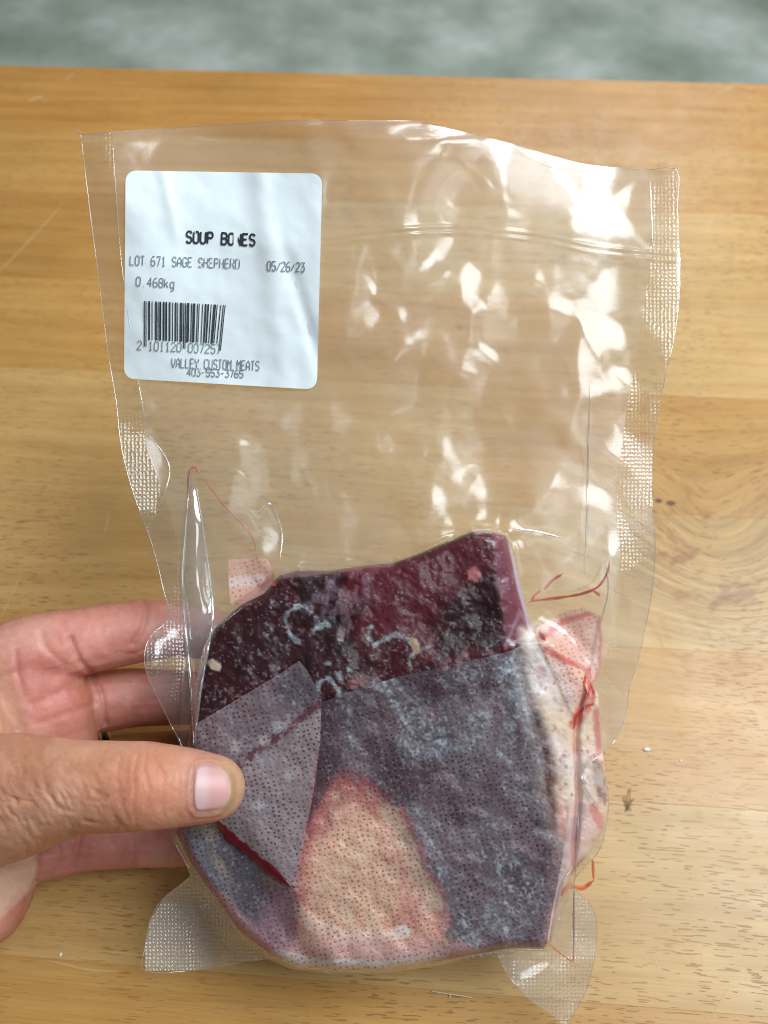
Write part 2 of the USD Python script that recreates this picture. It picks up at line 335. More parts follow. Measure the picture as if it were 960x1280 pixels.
# ------------------------------------------------------------------ table of glued beech staves
def uv2w(u, v, z):
    return np.stack([u * math.cos(YAW) + v * math.sin(YAW), -u * math.sin(YAW) + v * math.cos(YAW), z], -1)
table = thing("wooden_table", "beech butcher block table top with long glued staves under the bag", "table", (0, 0.1, 0))
seams = [v * .976 for v in (0.487, .421, .368, .301, .241, .177, .116, .058, -.004, -.066, -.13, -.20, -.27)]
joints = [[-.42, .02, .38], [-.30, .12, .5], [-.1, .31], [-.36, .08, .45], [-.25, .02], [-.45, .4], [-.52, .3], [-.5, .42], [-.3, .28], [-.15, .3], [-.4, .1], [-.2, .3]]
tone = [[0, 0, 0, 2], [0, 1, 1, 2], [3, 2, 2], [0, 1, 4, 2], [3, 2, 1], [1, 2, 4, 2], [3, 1, 2], [1, 2, 2], [3, 1, 2], [0, 1, 2], [1, 3, 2], [0, 1, 2]]
def plank(u0, u1, v0, v1, z0, z1, c):
    pts = []
    for z, k in ((z0, 0), (z1 - c, 0), (z1, c)):
        for uu, vv in ((u0 + k, v0 + k), (u1 - k, v0 + k), (u1 - k, v1 - k), (u0 + k, v1 - k)):
            pts.append((uu, vv, z))
    pts = np.array(pts); f = []
    for r in (0, 4):
        for j in range(4):
            a, b = r + j, r + (j + 1) % 4
            f += [(a, b, b + 4), (a, b + 4, a + 4)]
    f += [(8, 9, 10), (8, 10, 11), (0, 2, 1), (0, 3, 2)]
    return uv2w(pts[:, 0], pts[:, 1], pts[:, 2]), np.array(f)
rng = np.random.default_rng(3)
for i in range(len(seams) - 1):
    us = [-.8] + joints[i] + [.8]
    for j in range(len(us) - 1):
        zt = -rng.uniform(0, .00003)
        v, f = plank(us[j] + .000005, us[j + 1] - .000005, seams[i + 1] + .000005, seams[i] - .000005, -.038, zt, .00006)
        put("stave", table, v, f, f"beech_{'abcde'[tone[i][j]]}", smooth=False)

mat("scuff", {"t": ("transparent_bsdf", {}), "d": ("diffuse_bsdf", {"color": lin((236, 206, 160))}), "m": ("mix_closure", {"fac": .42})}, [("t.BSDF", "m.closure1"), ("d.BSDF", "m.closure2")], "m.closure")
for pts, wd in (([(-10, 349), (40, 297), (82, 251)], .0007), ([(0, 775), (14, 745), (27, 715)], .0005), ([(885, 1282), (897, 1258), (913, 1232)], .0004), ([(35, 127), (44, 123), (55, 120)], .0022), ([(80, 101), (88, 95), (93, 92)], .0012), ([(892, 118), (906, 113), (918, 109)], .0016), ([(150, 590), (158, 583), (160, 570)], .0006), ([(130, 668), (134, 655), (135, 640)], .0005), ([(826, 776), (827, 766), (829, 762)], .0012), ([(645, 1252), (700, 1256), (740, 1256)], .0003), ([(60, 1200), (110, 1212), (150, 1214)], .0005), ([(816, 1195), (821, 1205), (822, 1213)], .0004)):
    q = np.array([on_table(x, y, .0001) for x, y in spline(pts, 5)]); t = np.gradient(q, axis=0); t /= np.linalg.norm(t, axis=1, keepdims=True)
    nn = np.cross(t, [0, 0, 1]); hw = wd * .5 * np.clip(np.sin(np.linspace(.1, math.pi - .1, len(q))) * 1.5, .1, 1)[:, None]
    v = np.vstack([q - nn * hw, q + nn * hw]); k = len(q)
    f = np.array([t_ for i in range(k - 1) for t_ in ((i, i + 1, i + 1 + k), (i, i + 1 + k, i + k))])
    put("scratch", table, v, f, "scuff", smooth=False)

# ------------------------------------------------------------------ outlines (photo pixels)
BAG = [(101,168),(140,165),(200,161),(260,157),(320,153),(380,150),(450,151),(520,152),(560,160),(600,170),(640,180),(680,192),(730,205),(780,211),(812,212),(846,213),(847,260),(849,310),(851,325),(849,370),(846,400),(840,435),(832,470),(824,510),(818,550),(815,590),(815,630),(818,660),(819,695),(815,740),(808,780),(798,825),(788,855),(785,873),(783,890),(776,912),(765,930),(745,947),(752,957),(758,975),(761,1010),(756,1040),(748,1065),(730,1085),(718,1100),(722,1115),(738,1130),(746,1155),(744,1190),(736,1230),(722,1258),(705,1282),(690,1268),(655,1243),(632,1215),(622,1195),(600,1197),(540,1208),(480,1217),(420,1218),(365,1212),(335,1199),(300,1203),(250,1212),(182,1214),(181,1185),(188,1150),(205,1122),(238,1095),(230,1075),(214,1040),(222,1010),(228,940),(213,905),(197,872),(183,840),(181,815),(190,793),(212,772),(205,740),(190,680),(168,620),(152,560),(145,500),(135,440),(125,360),(112,260)]
MEAT = [(330,738),(350,718),(375,712),(410,713),(450,707),(490,703),(520,693),(560,676),(590,664),(615,665),(632,669),(641,690),(648,720),(655,750),(663,780),(680,790),(700,800),(730,840),(748,868),(752,930),(757,970),(761,1000),(755,1035),(735,1068),(714,1095),(700,1130),(688,1175),(680,1187),(640,1186),(600,1193),(540,1204),(480,1213),(420,1214),(370,1209),(340,1196),(300,1166),(260,1112),(236,1077),(220,1043),(222,1020),(236,930),(240,900),(245,860),(256,812),(268,785),(300,756)]
MEAT_T = 0.012
def meat_front(P):
    d = np.maximum(sdf(P, MEAT), 0)
    r = np.clip(d / 13.0, 0, 1); prof = .5 + .5 * np.sqrt(1 - (1 - r) ** 2)
    # the muscle stands a little proud, the right flank of fat falls away
    right = sm(P[:, 0] - (660 + (P[:, 1] - 820) * .12), 0, 90) * sm(P[:, 1], 740, 800)
    low = sm(-P[:, 0] + 300 + (P[:, 1] - 1040) * .62, -25, 25) * sm(P[:, 1], 1010, 1050)
    groove = np.exp(-((P[:, 0] - np.interp(P[:, 1], [800, 870, 920, 1000, 1100], [740, 726, 719, 722, 714])) / 5.0) ** 2) * sm(P[:, 1], 830, 880)
    h = MEAT_T * prof * (1 - .30 * right - .14 * groove) * (1 - .28 * low)
    facet = sm(sdf(P, [(612,660),(650,660),(680,800),(632,806)]), -3, 6)
    h -= .004 * facet * prof * sm(P[:, 0] - (612 + (P[:, 1] - 665) * .14), 0, 40)
    h += .0030 * (fb(P, 60, 4, 3) - .5) * prof + .0009 * (fb(P, 14, 3, 9) - .5) * prof
    return np.where(sdf(P, MEAT) > -2.5, h, 0)

# ------------------------------------------------------------------ film height field: creases solved from the slopes wanted
GX0, GY0, GS = 70.0, 120.0, 2.0
NX, NY = 400, 590
gx, gy = np.meshgrid(GX0 + GS * np.arange(NX), GY0 + GS * np.arange(NY))
G = np.stack([gx.ravel(), gy.ravel()], 1)
lampL = RMAT @ (LAMP - ORG)
Q = local(G[:, 0], G[:, 1], 0)
vdir = np.array([0, 0, D0]) - Q; vdir /= np.linalg.norm(vdir, axis=1, keepdims=True)
ldir = lampL - Q; ldir /= np.linalg.norm(ldir, axis=1, keepdims=True)
hv = vdir + ldir
SLX, SLY = (-hv[:, 0] / hv[:, 2]), (-hv[:, 1] / hv[:, 2])     # slope (local axes) that mirrors the lamp to the viewer
glints = [([(384,152),(400,153),(434,195),(414,225),(404,285),(396,215)], .9),
          ([(512,154),(545,172),(600,168),(650,184),(604,194),(594,206),(644,254),(616,240),(580,202),(540,184)], 1.0),
          ([(600,190),(650,190),(690,215),(720,250),(700,290),(650,270)], .15),
          ([(712,204),(814,212),(808,224),(770,223),(725,213)], 1.0),
          ([(534,230),(546,236),(594,278),(578,274),(544,246)], 1.0),
          ([(713,262),(735,252),(772,262),(800,290),(816,314),(790,302),(760,277),(730,270),(722,292),(712,288)], 1.0),
          ([(582,332),(602,332),(605,346),(590,388),(580,376)], 1.0),
          ([(662,366),(690,384),(730,402),(758,386),(800,390),(818,404),(812,360),(790,338),(770,334),(745,353),(720,378),(690,372)], 1.0),
          ([(690,330),(740,335),(720,372),(690,366)], .5),
          ([(668,330),(680,340),(686,360),(668,352)], .9),
          ([(714,522),(736,470),(748,478),(730,560),(712,552)], 1.0),
          ([(770,600),(800,545),(816,566),(805,700),(778,720),(790,650)], .8),
          ([(735,625),(770,600),(790,660),(785,712),(765,690),(762,640)], .9),
          ([(140,546),(193,540),(212,585),(196,640),(166,642)], 1.0),
          ([(288,545),(312,546),(318,556),(300,562)], 1.0),
          ([(308,640),(330,628),(354,672),(346,706),(330,712),(326,668)], .8),
          ([(640,662),(702,672),(700,668),(640,658)], 1.0),
          ([(235,480),(330,492),(215,545),(195,540)], .35),
          ([(815,380),(846,385),(840,430),(812,420)], .8),
          ([(560,440),(600,420),(640,470),(600,600),(570,560)], .18), ([(450,420),(480,400),(520,560),(470,620)], .2), ([(400,500),(430,500),(470,640),(430,640)], .15),
          ([(640,400),(700,420),(690,520),(640,500)], .4), ([(700,440),(760,420),(730,520)], .5), ([(600,300),(700,300),(700,330),(600,330)], .5)]
tx = np.zeros(len(G)); ty = np.zeros(len(G)); tw = np.zeros(len(G))
for poly, k in glints:
    mk = sm(sdf(G, poly) + 14 * (fb(G, 12, 3, 21) - .5), -7, 6) * k
    tw = np.maximum(tw, mk)
LABEL = [(157,213),(403,217),(396,487),(155,473)]
calm = 1 - .75 * sm(sdf(G, LABEL), -25, 10)
left_calm = .45 + .55 * sm(G[:, 0], 380, 520)
# crumpled facets: cells with one slope each
rs = np.random.default_rng(11)
def facets(scale, amp, seed, sx=1.0, sy=1.0, blur=1.0):
    r = np.random.default_rng(seed)
    n = int((NX * GS * sx / scale) * (NY * GS * sy / scale))
    c = np.stack([r.uniform(GX0, GX0 + NX * GS, n), r.uniform(GY0, GY0 + NY * GS, n)], 1)
    wob = np.stack([fb(G, 40, 3, seed) - .5, fb(G, 40, 3, seed + 5) - .5], 1) * scale * .7
    k = cKDTree(c * [sx, sy]).query((G + wob) * [sx, sy])[1]
    s = r.normal(0, amp, (n, 2))
    return [ndimage.gaussian_filter(s[k, q].reshape(NY, NX), blur).ravel() for q in (0, 1)]
fx1, fy1 = facets(80, .12, 4, 1.5, .8, 2.2); fx2, fy2 = facets(32, .085, 8, 1.3, .9, 1.4)
gxs = (fx1 + fx2) * calm * left_calm * (1 - .35 * tw) + SLX * tw * .95
gys = (fy1 + fy2) * calm * left_calm * (1 - .35 * tw) + SLY * tw * .95
near_g = ndimage.gaussian_filter(tw.reshape(NY, NX), 9).ravel() * (1 - tw)
gxs -= .9 * SLX * near_g; gys -= .9 * SLY * near_g
cell = GS / 480 * KX * D0
def integrate(sx, sy):
    sx, sy = sx.reshape(NY, NX), -sy.reshape(NY, NX)            # rows run down the picture
    div = np.gradient(sx, cell, axis=1) + np.gradient(sy, cell, axis=0)
    k = 2 * np.cos(np.pi * np.arange(NX) / NX)[None] + 2 * np.cos(np.pi * np.arange(NY) / NY)[:, None] - 4
    F = sfft.dctn(div * cell ** 2, type=2); k[0, 0] = 1; F = F / k; F[0, 0] = 0
    return sfft.idctn(F, type=2)
px_, py_ = gxs.copy(), gys.copy()
for it in range(40):                                               # outside the wanted creases the sheet gives way
    H = integrate(px_, py_)
    hx, hy = np.gradient(H, cell, axis=1).ravel(), -np.gradient(H, cell, axis=0).ravel()
    give = .88 * (1 - tw) ** 2
    px_ = gxs + give * (hx - gxs); py_ = gys + give * (hy - gys)
    over = 1.0 * tw
    px_ += over * (gxs - hx) * .5; py_ += over * (gys - hy) * .5
H = H + integrate((fx1 + fx2) * calm * left_calm * (1 - tw), (fy1 + fy2) * calm * left_calm * (1 - tw)) * 1.1
H = H - ndimage.gaussian_filter(H, 80)                              # keep the sheet near its plane
rk = np.random.default_rng(77)
for _ in range(46):
    c = np.array([rk.uniform(400, 800), rk.uniform(190, 640)]) if rk.random() < .8 else np.array([rk.uniform(200, 420), rk.uniform(500, 640)])
    a = rk.normal(1.2, .55); ln = rk.uniform(18, 75); dv = np.array([math.cos(a), math.sin(a)]) * ln / 2; bend = np.array([-dv[1], dv[0]]) * rk.normal(0, .25)
    pl = spline([c - dv, c + bend, c + dv], 6)
    fade = np.exp(-(((G - c) ** 2).sum(1) / (ln * .45) ** 2))
    nearc = fade > .01
    dd = np.zeros(len(G)); dd[nearc] = polydist(G[nearc], pl, False)
    H.ravel()[nearc] += (rk.choice([-1, 1]) * rk.uniform(.00010, .00032) * np.exp(-dd / rk.uniform(2.5, 6)) * fade)[nearc]
H = ndimage.gaussian_filter(H, .7)
# pleats where the sucked-down film leaves the meat
md_ = -sdf(G, MEAT); nb = (md_ > -2) & (md_ < 90)
s_ = shapely.line_locate_point(LineString(MEAT + MEAT[:1]), shapely.points(G[nb]))
ph = s_ / 15.0 + 5.0 * meshkit.fbm(np.stack([s_ / 60, 0 * s_, 0 * s_], -1), 3, 7)
H.ravel()[nb] += .0011 * (np.abs(np.sin(ph)) ** 1.5 - .5) * np.exp(-md_[nb] / 24.0) * meshkit.fbm(np.stack([s_ / 45, 0 * s_ + 3, 0 * s_], -1), 2, 9)
# double ridge of the cross seal
ridge = spline([(115,318),(160,318),(300,308),(396,302),(470,293),(560,287),(640,293),(690,300),(740,311),(800,318),(851,322)], 10)
dr = polydist(G, ridge, False).reshape(NY, NX)
sgn = np.where(G[:, 1].reshape(NY, NX) > np.interp(G[:, 0], ridge[:, 0], ridge[:, 1]).reshape(NY, NX), 1, -1) * dr
H += .0006 * (np.exp(-((sgn - 4) / 2.4) ** 2) + np.exp(-((sgn + 4) / 2.4) ** 2)) * (.3 + .7 * sm(gx, 380, 470))
meatd = sdf(G, MEAT).reshape(NY, NX)
away = sm(-meatd, 0, 8)
def sample(F, P):
    return ndimage.map_coordinates(F, [(P[:, 1] - GY0) / GS, (P[:, 0] - GX0) / GS], order=1, mode="nearest")
def tent(P, T=MEAT_T):
    d = -sdf(P, MEAT)
    return np.where(d > 0, .42 * T * np.exp(-(d / 14.0)), 0)
SEAL_IN_R = [(812,212),(815,290),(812,330),(800,420),(782,520),(772,600),(772,660),(776,720),(770,780),(752,840)]
SEAL_IN_L = [(140,165),(152,330),(172,470),(183,560),(212,640),(232,720),(232,800),(228,850)]
def curl(P):
    """Slow bends of the flat margins."""
    x, y = P[:, 0], P[:, 1]
    c = .004 * np.sin((y - 200) / 130.0) * sm(x, 760, 850) - .004 * np.sin((y - 260) / 150.0) * (1 - sm(x, 100, 220))
    c += -.002 * sm(y, 1190, 1280) * sm(x, 600, 640) + .004 * np.sin((x - 600) / 30.0) * sm(y, 1190, 1240) * sm(x, 600, 640)
    c += (-.004 - .006 * np.sin((x - 180) / 40.0)) * sm(y, 1090, 1130) * (1 - sm(x, 260, 330))
    c += .006 * np.sin((y - 770) / 40.0) * (1 - sm(x, 190, 240)) * sm(y, 760, 800) * (1 - sm(y, 900, 940))
    c += .004 * sm(y, 150, 180) * (1 - sm(y, 150, 330)) * np.sin(x / 70.0)
    return c
def film_front(P):
    mf = meat_front(P)
    ins = sdf(P, MEAT) > 0
    crk = sample(H * away, P)
    th_ = np.arctan2(P[:, 1] - 985, P[:, 0] - 262); rr_ = np.hypot(P[:, 0] - 262, P[:, 1] - 985)
    pinch = .0006 * np.abs(np.sin(5.5 * th_ + 1.5 * np.sin(3 * th_))) ** 2 * np.exp(-((rr_ - 48) / 26) ** 2)
    rel = .0007 * (fb(P, 26, 3, 77) - .5) * sm(sdf(P, MEAT), 0, 20)
    return np.where(ins, np.maximum(mf + .0009 + pinch + rel, .42 * MEAT_T + .0009), tent(P) + crk + .0009) + curl(P) * (~ins) * sm(-sdf(P, MEAT), 0, 25)
def film_back(P):
    d = sdf(P, MEAT); ins = d > 0
    r = np.clip(d / 20.0, 0, 1)
    return np.where(ins, -MEAT_T * np.sqrt(np.clip(1 - (1 - r) ** 2, 0, 1)) - .0007, -tent(P) - .0004 + sample(ndimage.gaussian_filter(H, 4) * away, P) * .15) + curl(P) * (~ins)

bag = thing("vacuum_bag", "clear plastic vacuum bag with white label, held upright over the table", "bag", at(480, 640, 0))
step = 1.7
P, f, edge = grid(BAG, step)
w = film_front(P)
W = at(P[:, 0], P[:, 1], w)
bp = np.stack([P[:, 0] / 1000, P[:, 1] / 1000, np.zeros(len(P))], 1)
cent = P[f].mean(1)
seal_poly_r = SEAL_IN_R + [(785,875),(860,875),(870,200)]
seal_poly_l = [(80,150)] + SEAL_IN_L + [(225,930),(150,930),(80,400)]
low_l = [(150,1060),(240,1085),(330,1190),(340,1240),(150,1240)]
low_r = [(610,1188),(680,1190),(712,1195),(718,1110),(760,1110),(780,1300),(600,1300)]
is_r, is_l = inside(cent, seal_poly_r), inside(cent, seal_poly_l)
is_dl, is_dr = inside(cent, low_l), inside(cent, low_r)
on_meat = sdf(cent, MEAT) > 1
sel = [("edge_seal", is_r & ~on_meat, "seal_film"), ("edge_seal", is_l & ~is_r & ~on_meat, "seal_film"), ("corner_flap", is_dl & ~on_meat, "flap_film"), ("corner_flap", is_dr & ~on_meat, "flap_film")]
rest = np.ones(len(f), bool)
nrm = meshkit.arrays((W, f), True)[2]
def sub(name, mask, material, label=None, V=W, F=f, parent=bag, extra=None):
    ids, inv = np.unique(F[mask], return_inverse=True)
    p = put(name, parent, V[ids], inv.reshape(-1, 3), material, smooth=True, attrs={"bp": bp[ids]}, label=label)
    UsdGeom.Mesh(stage.GetPrimAtPath(p)).CreateNormalsAttr(Vt.Vec3fArray.FromNumpy(nrm[ids].astype(np.float32)))
labels = ["embossed right edge seal", "embossed left edge seal", "lower left corner flap, curled", "lower right corner flap, curled"]
for (nm, mk, mt), lb in zip(sel, labels):
    sub(nm, mk & rest, mt, lb); rest &= ~mk
sub("front_film", rest & ~on_meat, "clear_film")
sub("tight_film", rest & on_meat, "tight_film", "film drawn tight over the meat")
Pb, fb_, _ = grid(BAG, 4.0)
Wb = at(Pb[:, 0], Pb[:, 1], film_back(Pb))
put("back_film", bag, Wb, fb_[:, ::-1], "back_film", smooth=True, attrs={"bp": np.stack([Pb[:, 0] / 1000, Pb[:, 1] / 1000, 0 * Pb[:, 0]], 1)})
def line_on_film(name, pts, r, material, label=None, lift=.0003, parent=bag, n=6, taper=False, width=None):
    q = spline(pts, 8)
    ww = film_front(q) + lift
    rr = np.full(len(q), r)
    if taper: rr = r * np.clip(np.sin(np.linspace(0, math.pi, len(q))) * 1.6, .15, 1)
    v, f = tube(at(q[:, 0], q[:, 1], ww), rr, n)
    return put(name, parent, v, f, material, smooth=True, attrs={"bp": np.zeros((len(v), 3))}, label=label)
# the cut rim of the two films
rim = BAG[62:] + BAG[:1] + BAG[:55]
q = np.array(rim, float)
for a in (rim[:24], rim[23:40], rim[39:57], rim[56:]):
    if len(a) > 1:
        line_on_film("cut_edge", a, .00012, "fold_film", lift=0)
for pts, r in (([(140,166),(152,330),(172,470),(184,540)], .00016), ([(812,213),(815,290),(812,318)], .00025), ([(184,540),(212,585),(196,640)], .0002),
               ([(238,586),(232,660),(228,720),(231,780),(238,850),(242,930)], .0005), ([(246,610),(258,690),(264,740),(266,770),(262,800),(253,850),(247,900)], .0004),
               ([(738,480),(735,560),(734,640),(730,720)], .0003), ([(735,860),(726,920),(723,1000),(722,1060),(718,1105)], .00025), ([(745,947),(730,960),(728,975),(738,995),(752,1012)], .0004),
               ([(757,700),(760,740),(748,790),(738,850)], .00025), ([(718,1108),(718,1195)], .0003), ([(258,770),(240,800),(236,770),(228,720)], .0003),
               ([(640,660),(670,664),(702,672)], .0003), ([(322,640),(338,630),(352,665),(350,700)], .0003), ([(700,1130),(688,1175),(702,1110),(722,1070)], .0003)):
    line_on_film("fold_ridge", pts, r, "fold_film", taper=True)

PLEAT = spline([(238,588),(252,660),(262,720),(266,770),(262,810),(254,850),(247,905),(243,930),(239,880),(233,820),(229,760),(229,710),(233,640)], 5, True)
Pp, fp, _ = grid(PLEAT, 1.5)
xl = np.interp(Pp[:, 1], [588, 660, 720, 780, 850, 930], [238, 232, 228, 231, 238, 242]); xr = np.interp(Pp[:, 1], [588, 660, 720, 780, 850, 930], [239, 252, 262, 265, 254, 244])
tt = np.clip((Pp[:, 0] - xl) / np.maximum(xr - xl, 2), 0, 1)
wp = film_front(Pp) + .0003 + .0016 * np.sin(math.pi * tt) * sm(Pp[:, 1], 588, 680) * (1 + .4 * np.sin(Pp[:, 1] / 22.0))
put("pleat", bag, at(Pp[:, 0], Pp[:, 1], wp), fp, "fold_film", smooth=True, attrs={"bp": np.stack([Pp[:, 0] / 1000, Pp[:, 1] / 1000, 0 * Pp[:, 0]], 1)})

# ------------------------------------------------------------------ label
label_w = ndimage.gaussian_filter(H * away, 6)
def label_height(P):
    wv = sample(label_w, P) + curl(P) + .0016
    wv += .0008 * np.exp(-((P[:, 0] - 325 - (P[:, 1] - 220) * .12) / 14) ** 2) * (1 - .6 * sm(P[:, 1], 300, 480)) - .0007 * np.exp(-((P[:, 0] - 365 - (P[:, 1] - 340) * .3) / 9) ** 2) * sm(P[:, 1], 270, 380)
    wv += .0005 * np.exp(-(((P[:, 0] - 205 - (P[:, 1] - 220) * .2) / 8) ** 2)) * (1 - sm(P[:, 1], 240, 330)) + .0016 * (fb(P, 60, 2, 31) - .5) + .0006 * (fb(P, 22, 2, 33) - .5)
    return wv
lp = Polygon(LABEL).buffer(-13).buffer(13, quad_segs=8)
Pl, fl, el = grid(np.array(lp.exterior.coords)[:-1], 3.0)
wl = label_height(Pl)
Wt, Wu = at(Pl[:, 0], Pl[:, 1], wl), at(Pl[:, 0], Pl[:, 1], wl - .00012)
lab = put("paper_label", bag, np.vstack([Wt, Wu]), np.vstack([fl, fl[:, ::-1] + len(Pl)]), "paper", smooth=True)
SEG = {"A": [[(0,0),(0,4),(2,6),(4,4),(4,0)], [(0,2.3),(4,2.3)]], "B": [[(0,0),(0,6),(3,6),(4,5),(4,4),(3,3.2),(4,2.3),(4,1),(3,0),(0,0)], [(0,3.2),(3,3.2)]], "C": [[(4,5),(3,6),(1,6),(0,5),(0,1),(1,0),(3,0),(4,1)]],
       "D": [[(0,0),(0,6),(3,6),(4,5),(4,1),(3,0),(0,0)]], "E": [[(4,6),(0,6),(0,0),(4,0)], [(0,3.1),(3.2,3.1)]], "G": [[(4,5),(3,6),(1,6),(0,5),(0,1),(1,0),(3,0),(4,1),(4,2.8),(2.4,2.8)]], "H": [[(0,0),(0,6)], [(4,0),(4,6)], [(0,3.1),(4,3.1)]],
       "L": [[(0,6),(0,0),(4,0)]], "M": [[(0,0),(0,6),(2,3.4),(4,6),(4,0)]], "N": [[(0,0),(0,6),(4,0),(4,6)]], "O": [[(1,0),(0,1),(0,5),(1,6),(3,6),(4,5),(4,1),(3,0),(1,0)]], "P": [[(0,0),(0,6),(3,6),(4,5),(4,3.8),(3,3),(0,3)]],
       "R": [[(0,0),(0,6),(3,6),(4,5),(4,3.8),(3,3),(0,3)], [(2,3),(4,0)]], "S": [[(4,5),(3,6),(1,6),(0,5),(0,4),(1,3.2),(3,2.9),(4,2),(4,1),(3,0),(1,0),(0,1)]], "T": [[(0,6),(4,6)], [(2,6),(2,0)]], "U": [[(0,6),(0,1),(1,0),(3,0),(4,1),(4,6)]],
       "V": [[(0,6),(0,3),(2,0),(4,3),(4,6)]], "Y": [[(0,6),(0,4.6),(2,3),(4,4.6),(4,6)], [(2,3),(2,0)]], "k": [[(0,0),(0,6)], [(3.2,4),(0,1.8)], [(1.2,2.6),(3.4,0)]], "g": [[(3.6,.6),(3,0),(1,0),(0,1),(0,3),(1,4),(3,4),(3.6,3.4)], [(3.6,4),(3.6,-1.2),(2.6,-2),(.6,-2)]],
       "0": [[(1,0),(0,1),(0,5),(1,6),(3,6),(4,5),(4,1),(3,0),(1,0)]], "1": [[(.8,4.8),(2,6),(2,0)], [(.8,0),(3.2,0)]], "2": [[(0,5),(1,6),(3,6),(4,5),(4,4),(0,.6),(0,0),(4,0)]], "3": [[(0,6),(4,6),(2,3.7),(3,3.7),(4,2.7),(4,1),(3,0),(1,0),(0,1)]],
       "4": [[(3,0),(3,6),(0,2),(4,2)]], "5": [[(4,6),(0,6),(0,3.5),(3,3.5),(4,2.6),(4,1),(3,0),(1,0),(0,1)]], "6": [[(3.6,6),(1.6,6),(0,4),(0,1),(1,0),(3,0),(4,1),(4,2.4),(3,3.3),(0,3)]], "7": [[(0,6),(4,6),(1.6,0)]], "8": [[(1,3.2),(0,4),(0,5),(1,6),(3,6),(4,5),(4,4),(3,3.2),(1,3.2),(0,2.2),(0,1),(1,0),(3,0),(4,1),(4,2.2),(3,3.2)]],
       "/": [[(0,.4),(4,5.6)]], "-": [[(.5,3),(3.5,3)]], ".": [[(1.7,0),(2.3,0)]]}
def text_shape(s, x0, y0, x1, y1, cap, pen):
    """Letters of even pitch along the baseline (x0,y0)-(x1,y1) in photo pixels."""
    n = len(s); d = np.array([x1 - x0, y1 - y0], float); ln = np.hypot(*d); d /= ln; nn = np.array([d[1], -d[0]])
    pitch = ln / (n - .25); cw = pitch * .72 / 4; ch = cap / 6; out = []
    for i, c in enumerate(s):
        for pl in SEG.get(c, []):
            q = [np.array([x0, y0]) + d * (i * pitch + x * cw) + nn * (y * ch) for x, y in pl]
            out.append(LineString(q).buffer(pen / 2, cap_style=2, join_style=1, quad_segs=2))
    return unary_union(out)
def drape(name, shape, material, lift, label=None):
    vs, fs, n = [], [], 0
    for g in getattr(shape, "geoms", [shape]):
        if g.is_empty or g.area < .05: continue
        g = shapely.segmentize(g, 3.0)
        try: v, f = trimesh.creation.triangulate_polygon(g, engine="earcut")
        except Exception: continue
        vs.append(v); fs.append(f + n); n += len(v)
    v = np.vstack(vs); f = np.vstack(fs)
    a, b, c = v[f[:, 0]], v[f[:, 1]], v[f[:, 2]]
    fl_ = ((b - a)[:, 0] * (c - a)[:, 1] - (b - a)[:, 1] * (c - a)[:, 0]) > 0
    f[fl_] = f[fl_][:, ::-1]
    put(name, lab, at(v[:, 0], v[:, 1], label_height(v) + lift), f, material, smooth=False, label=label)
rw = np.random.default_rng(5)
def worn(shape, n, box, size=(1.2, 6)):
    """Thin drop-outs where the print head skipped."""
    cut = []
    for _ in range(n):
        x, y = rw.uniform(box[0], box[2]), rw.uniform(box[1], box[3])
        cut.append(LineString([(x, y - rw.uniform(1, size[1])), (x + .2, y + rw.uniform(1, size[1]))]).buffer(rw.uniform(.25, size[0] / 2)))
    return shape.difference(unary_union(cut))
t = text_shape("SOUP BONES", 233, 303, 318.5, 307, 14, 2.3).difference(Polygon([(292,288),(297.5,288),(297.5,312),(292,312)])).difference(Polygon([(243.5,288),(245,288),(245,300),(243.5,300)]))
drape("product_name", t, "ink_bold", .00030)
drape("lot_line", worn(text_shape("LOT 671 SAGE SHEPHERD", 162.5, 331, 299.5, 335.5, 11.5, 1.15), 26, (220, 320, 302, 338)), "ink_thin", .00030)
drape("date", worn(text_shape("05/26/23", 334, 338, 380.5, 340, 11.5, 1.3), 4, (340, 328, 380, 340)), "ink_thin", .00030)
drape("weight", text_shape("0.468kg", 170, 357, 218, 360, 11, 1.2), "ink_thin", .00030)
drape("barcode_digits", worn(text_shape("2 101120 007257", 171.5, 437, 276, 442, 11, 1.1), 12, (200, 425, 276, 440)), "ink_thin", .00030)
drape("shop_name", worn(text_shape("VALLEY CUSTOM MEATS", 214.5, 459, 324, 463, 11.5, 1.15), 16, (214, 448, 300, 462)), "ink_thin", .00030)
drape("phone_number", worn(text_shape("403-553-3765", 234, 469.5, 304, 472, 9, 1.15), 4, (240, 460, 300, 470)), "ink_thin", .00030)
Lc = {"0": "0001101", "1": "0011001", "2": "0010011", "3": "0111101", "4": "0100011", "5": "0110001", "6": "0101111", "7": "0111011", "8": "0110111", "9": "0001011"}
code = "101"
for dgt, par in zip("101120", "LLGGLG"):
    s = Lc[dgt]; code += s if par == "L" else "".join("1" if c == "0" else "0" for c in s)[::-1]
code += "01010"
for dgt in "007257": code += "".join("1" if c == "0" else "0" for c in Lc[dgt])
code += "101"
bars = []
for i, c in enumerate(code):
    if c != "1": continue
    x0 = 180 + i * 102 / 95; guard = i < 3 or i > 91 or 45 <= i <= 49
    top = 376 + i * .055; bot = (433 if guard else 424.5) + i * .055
    bars.append(Polygon([(x0, top), (x0 + 1.12, top), (x0 + 1.12 - (i / 95) ** 3 * 6, bot), (x0 - (i / 95) ** 3 * 6, bot)]))
drape("barcode", unary_union(bars), "ink_bar", .00030)

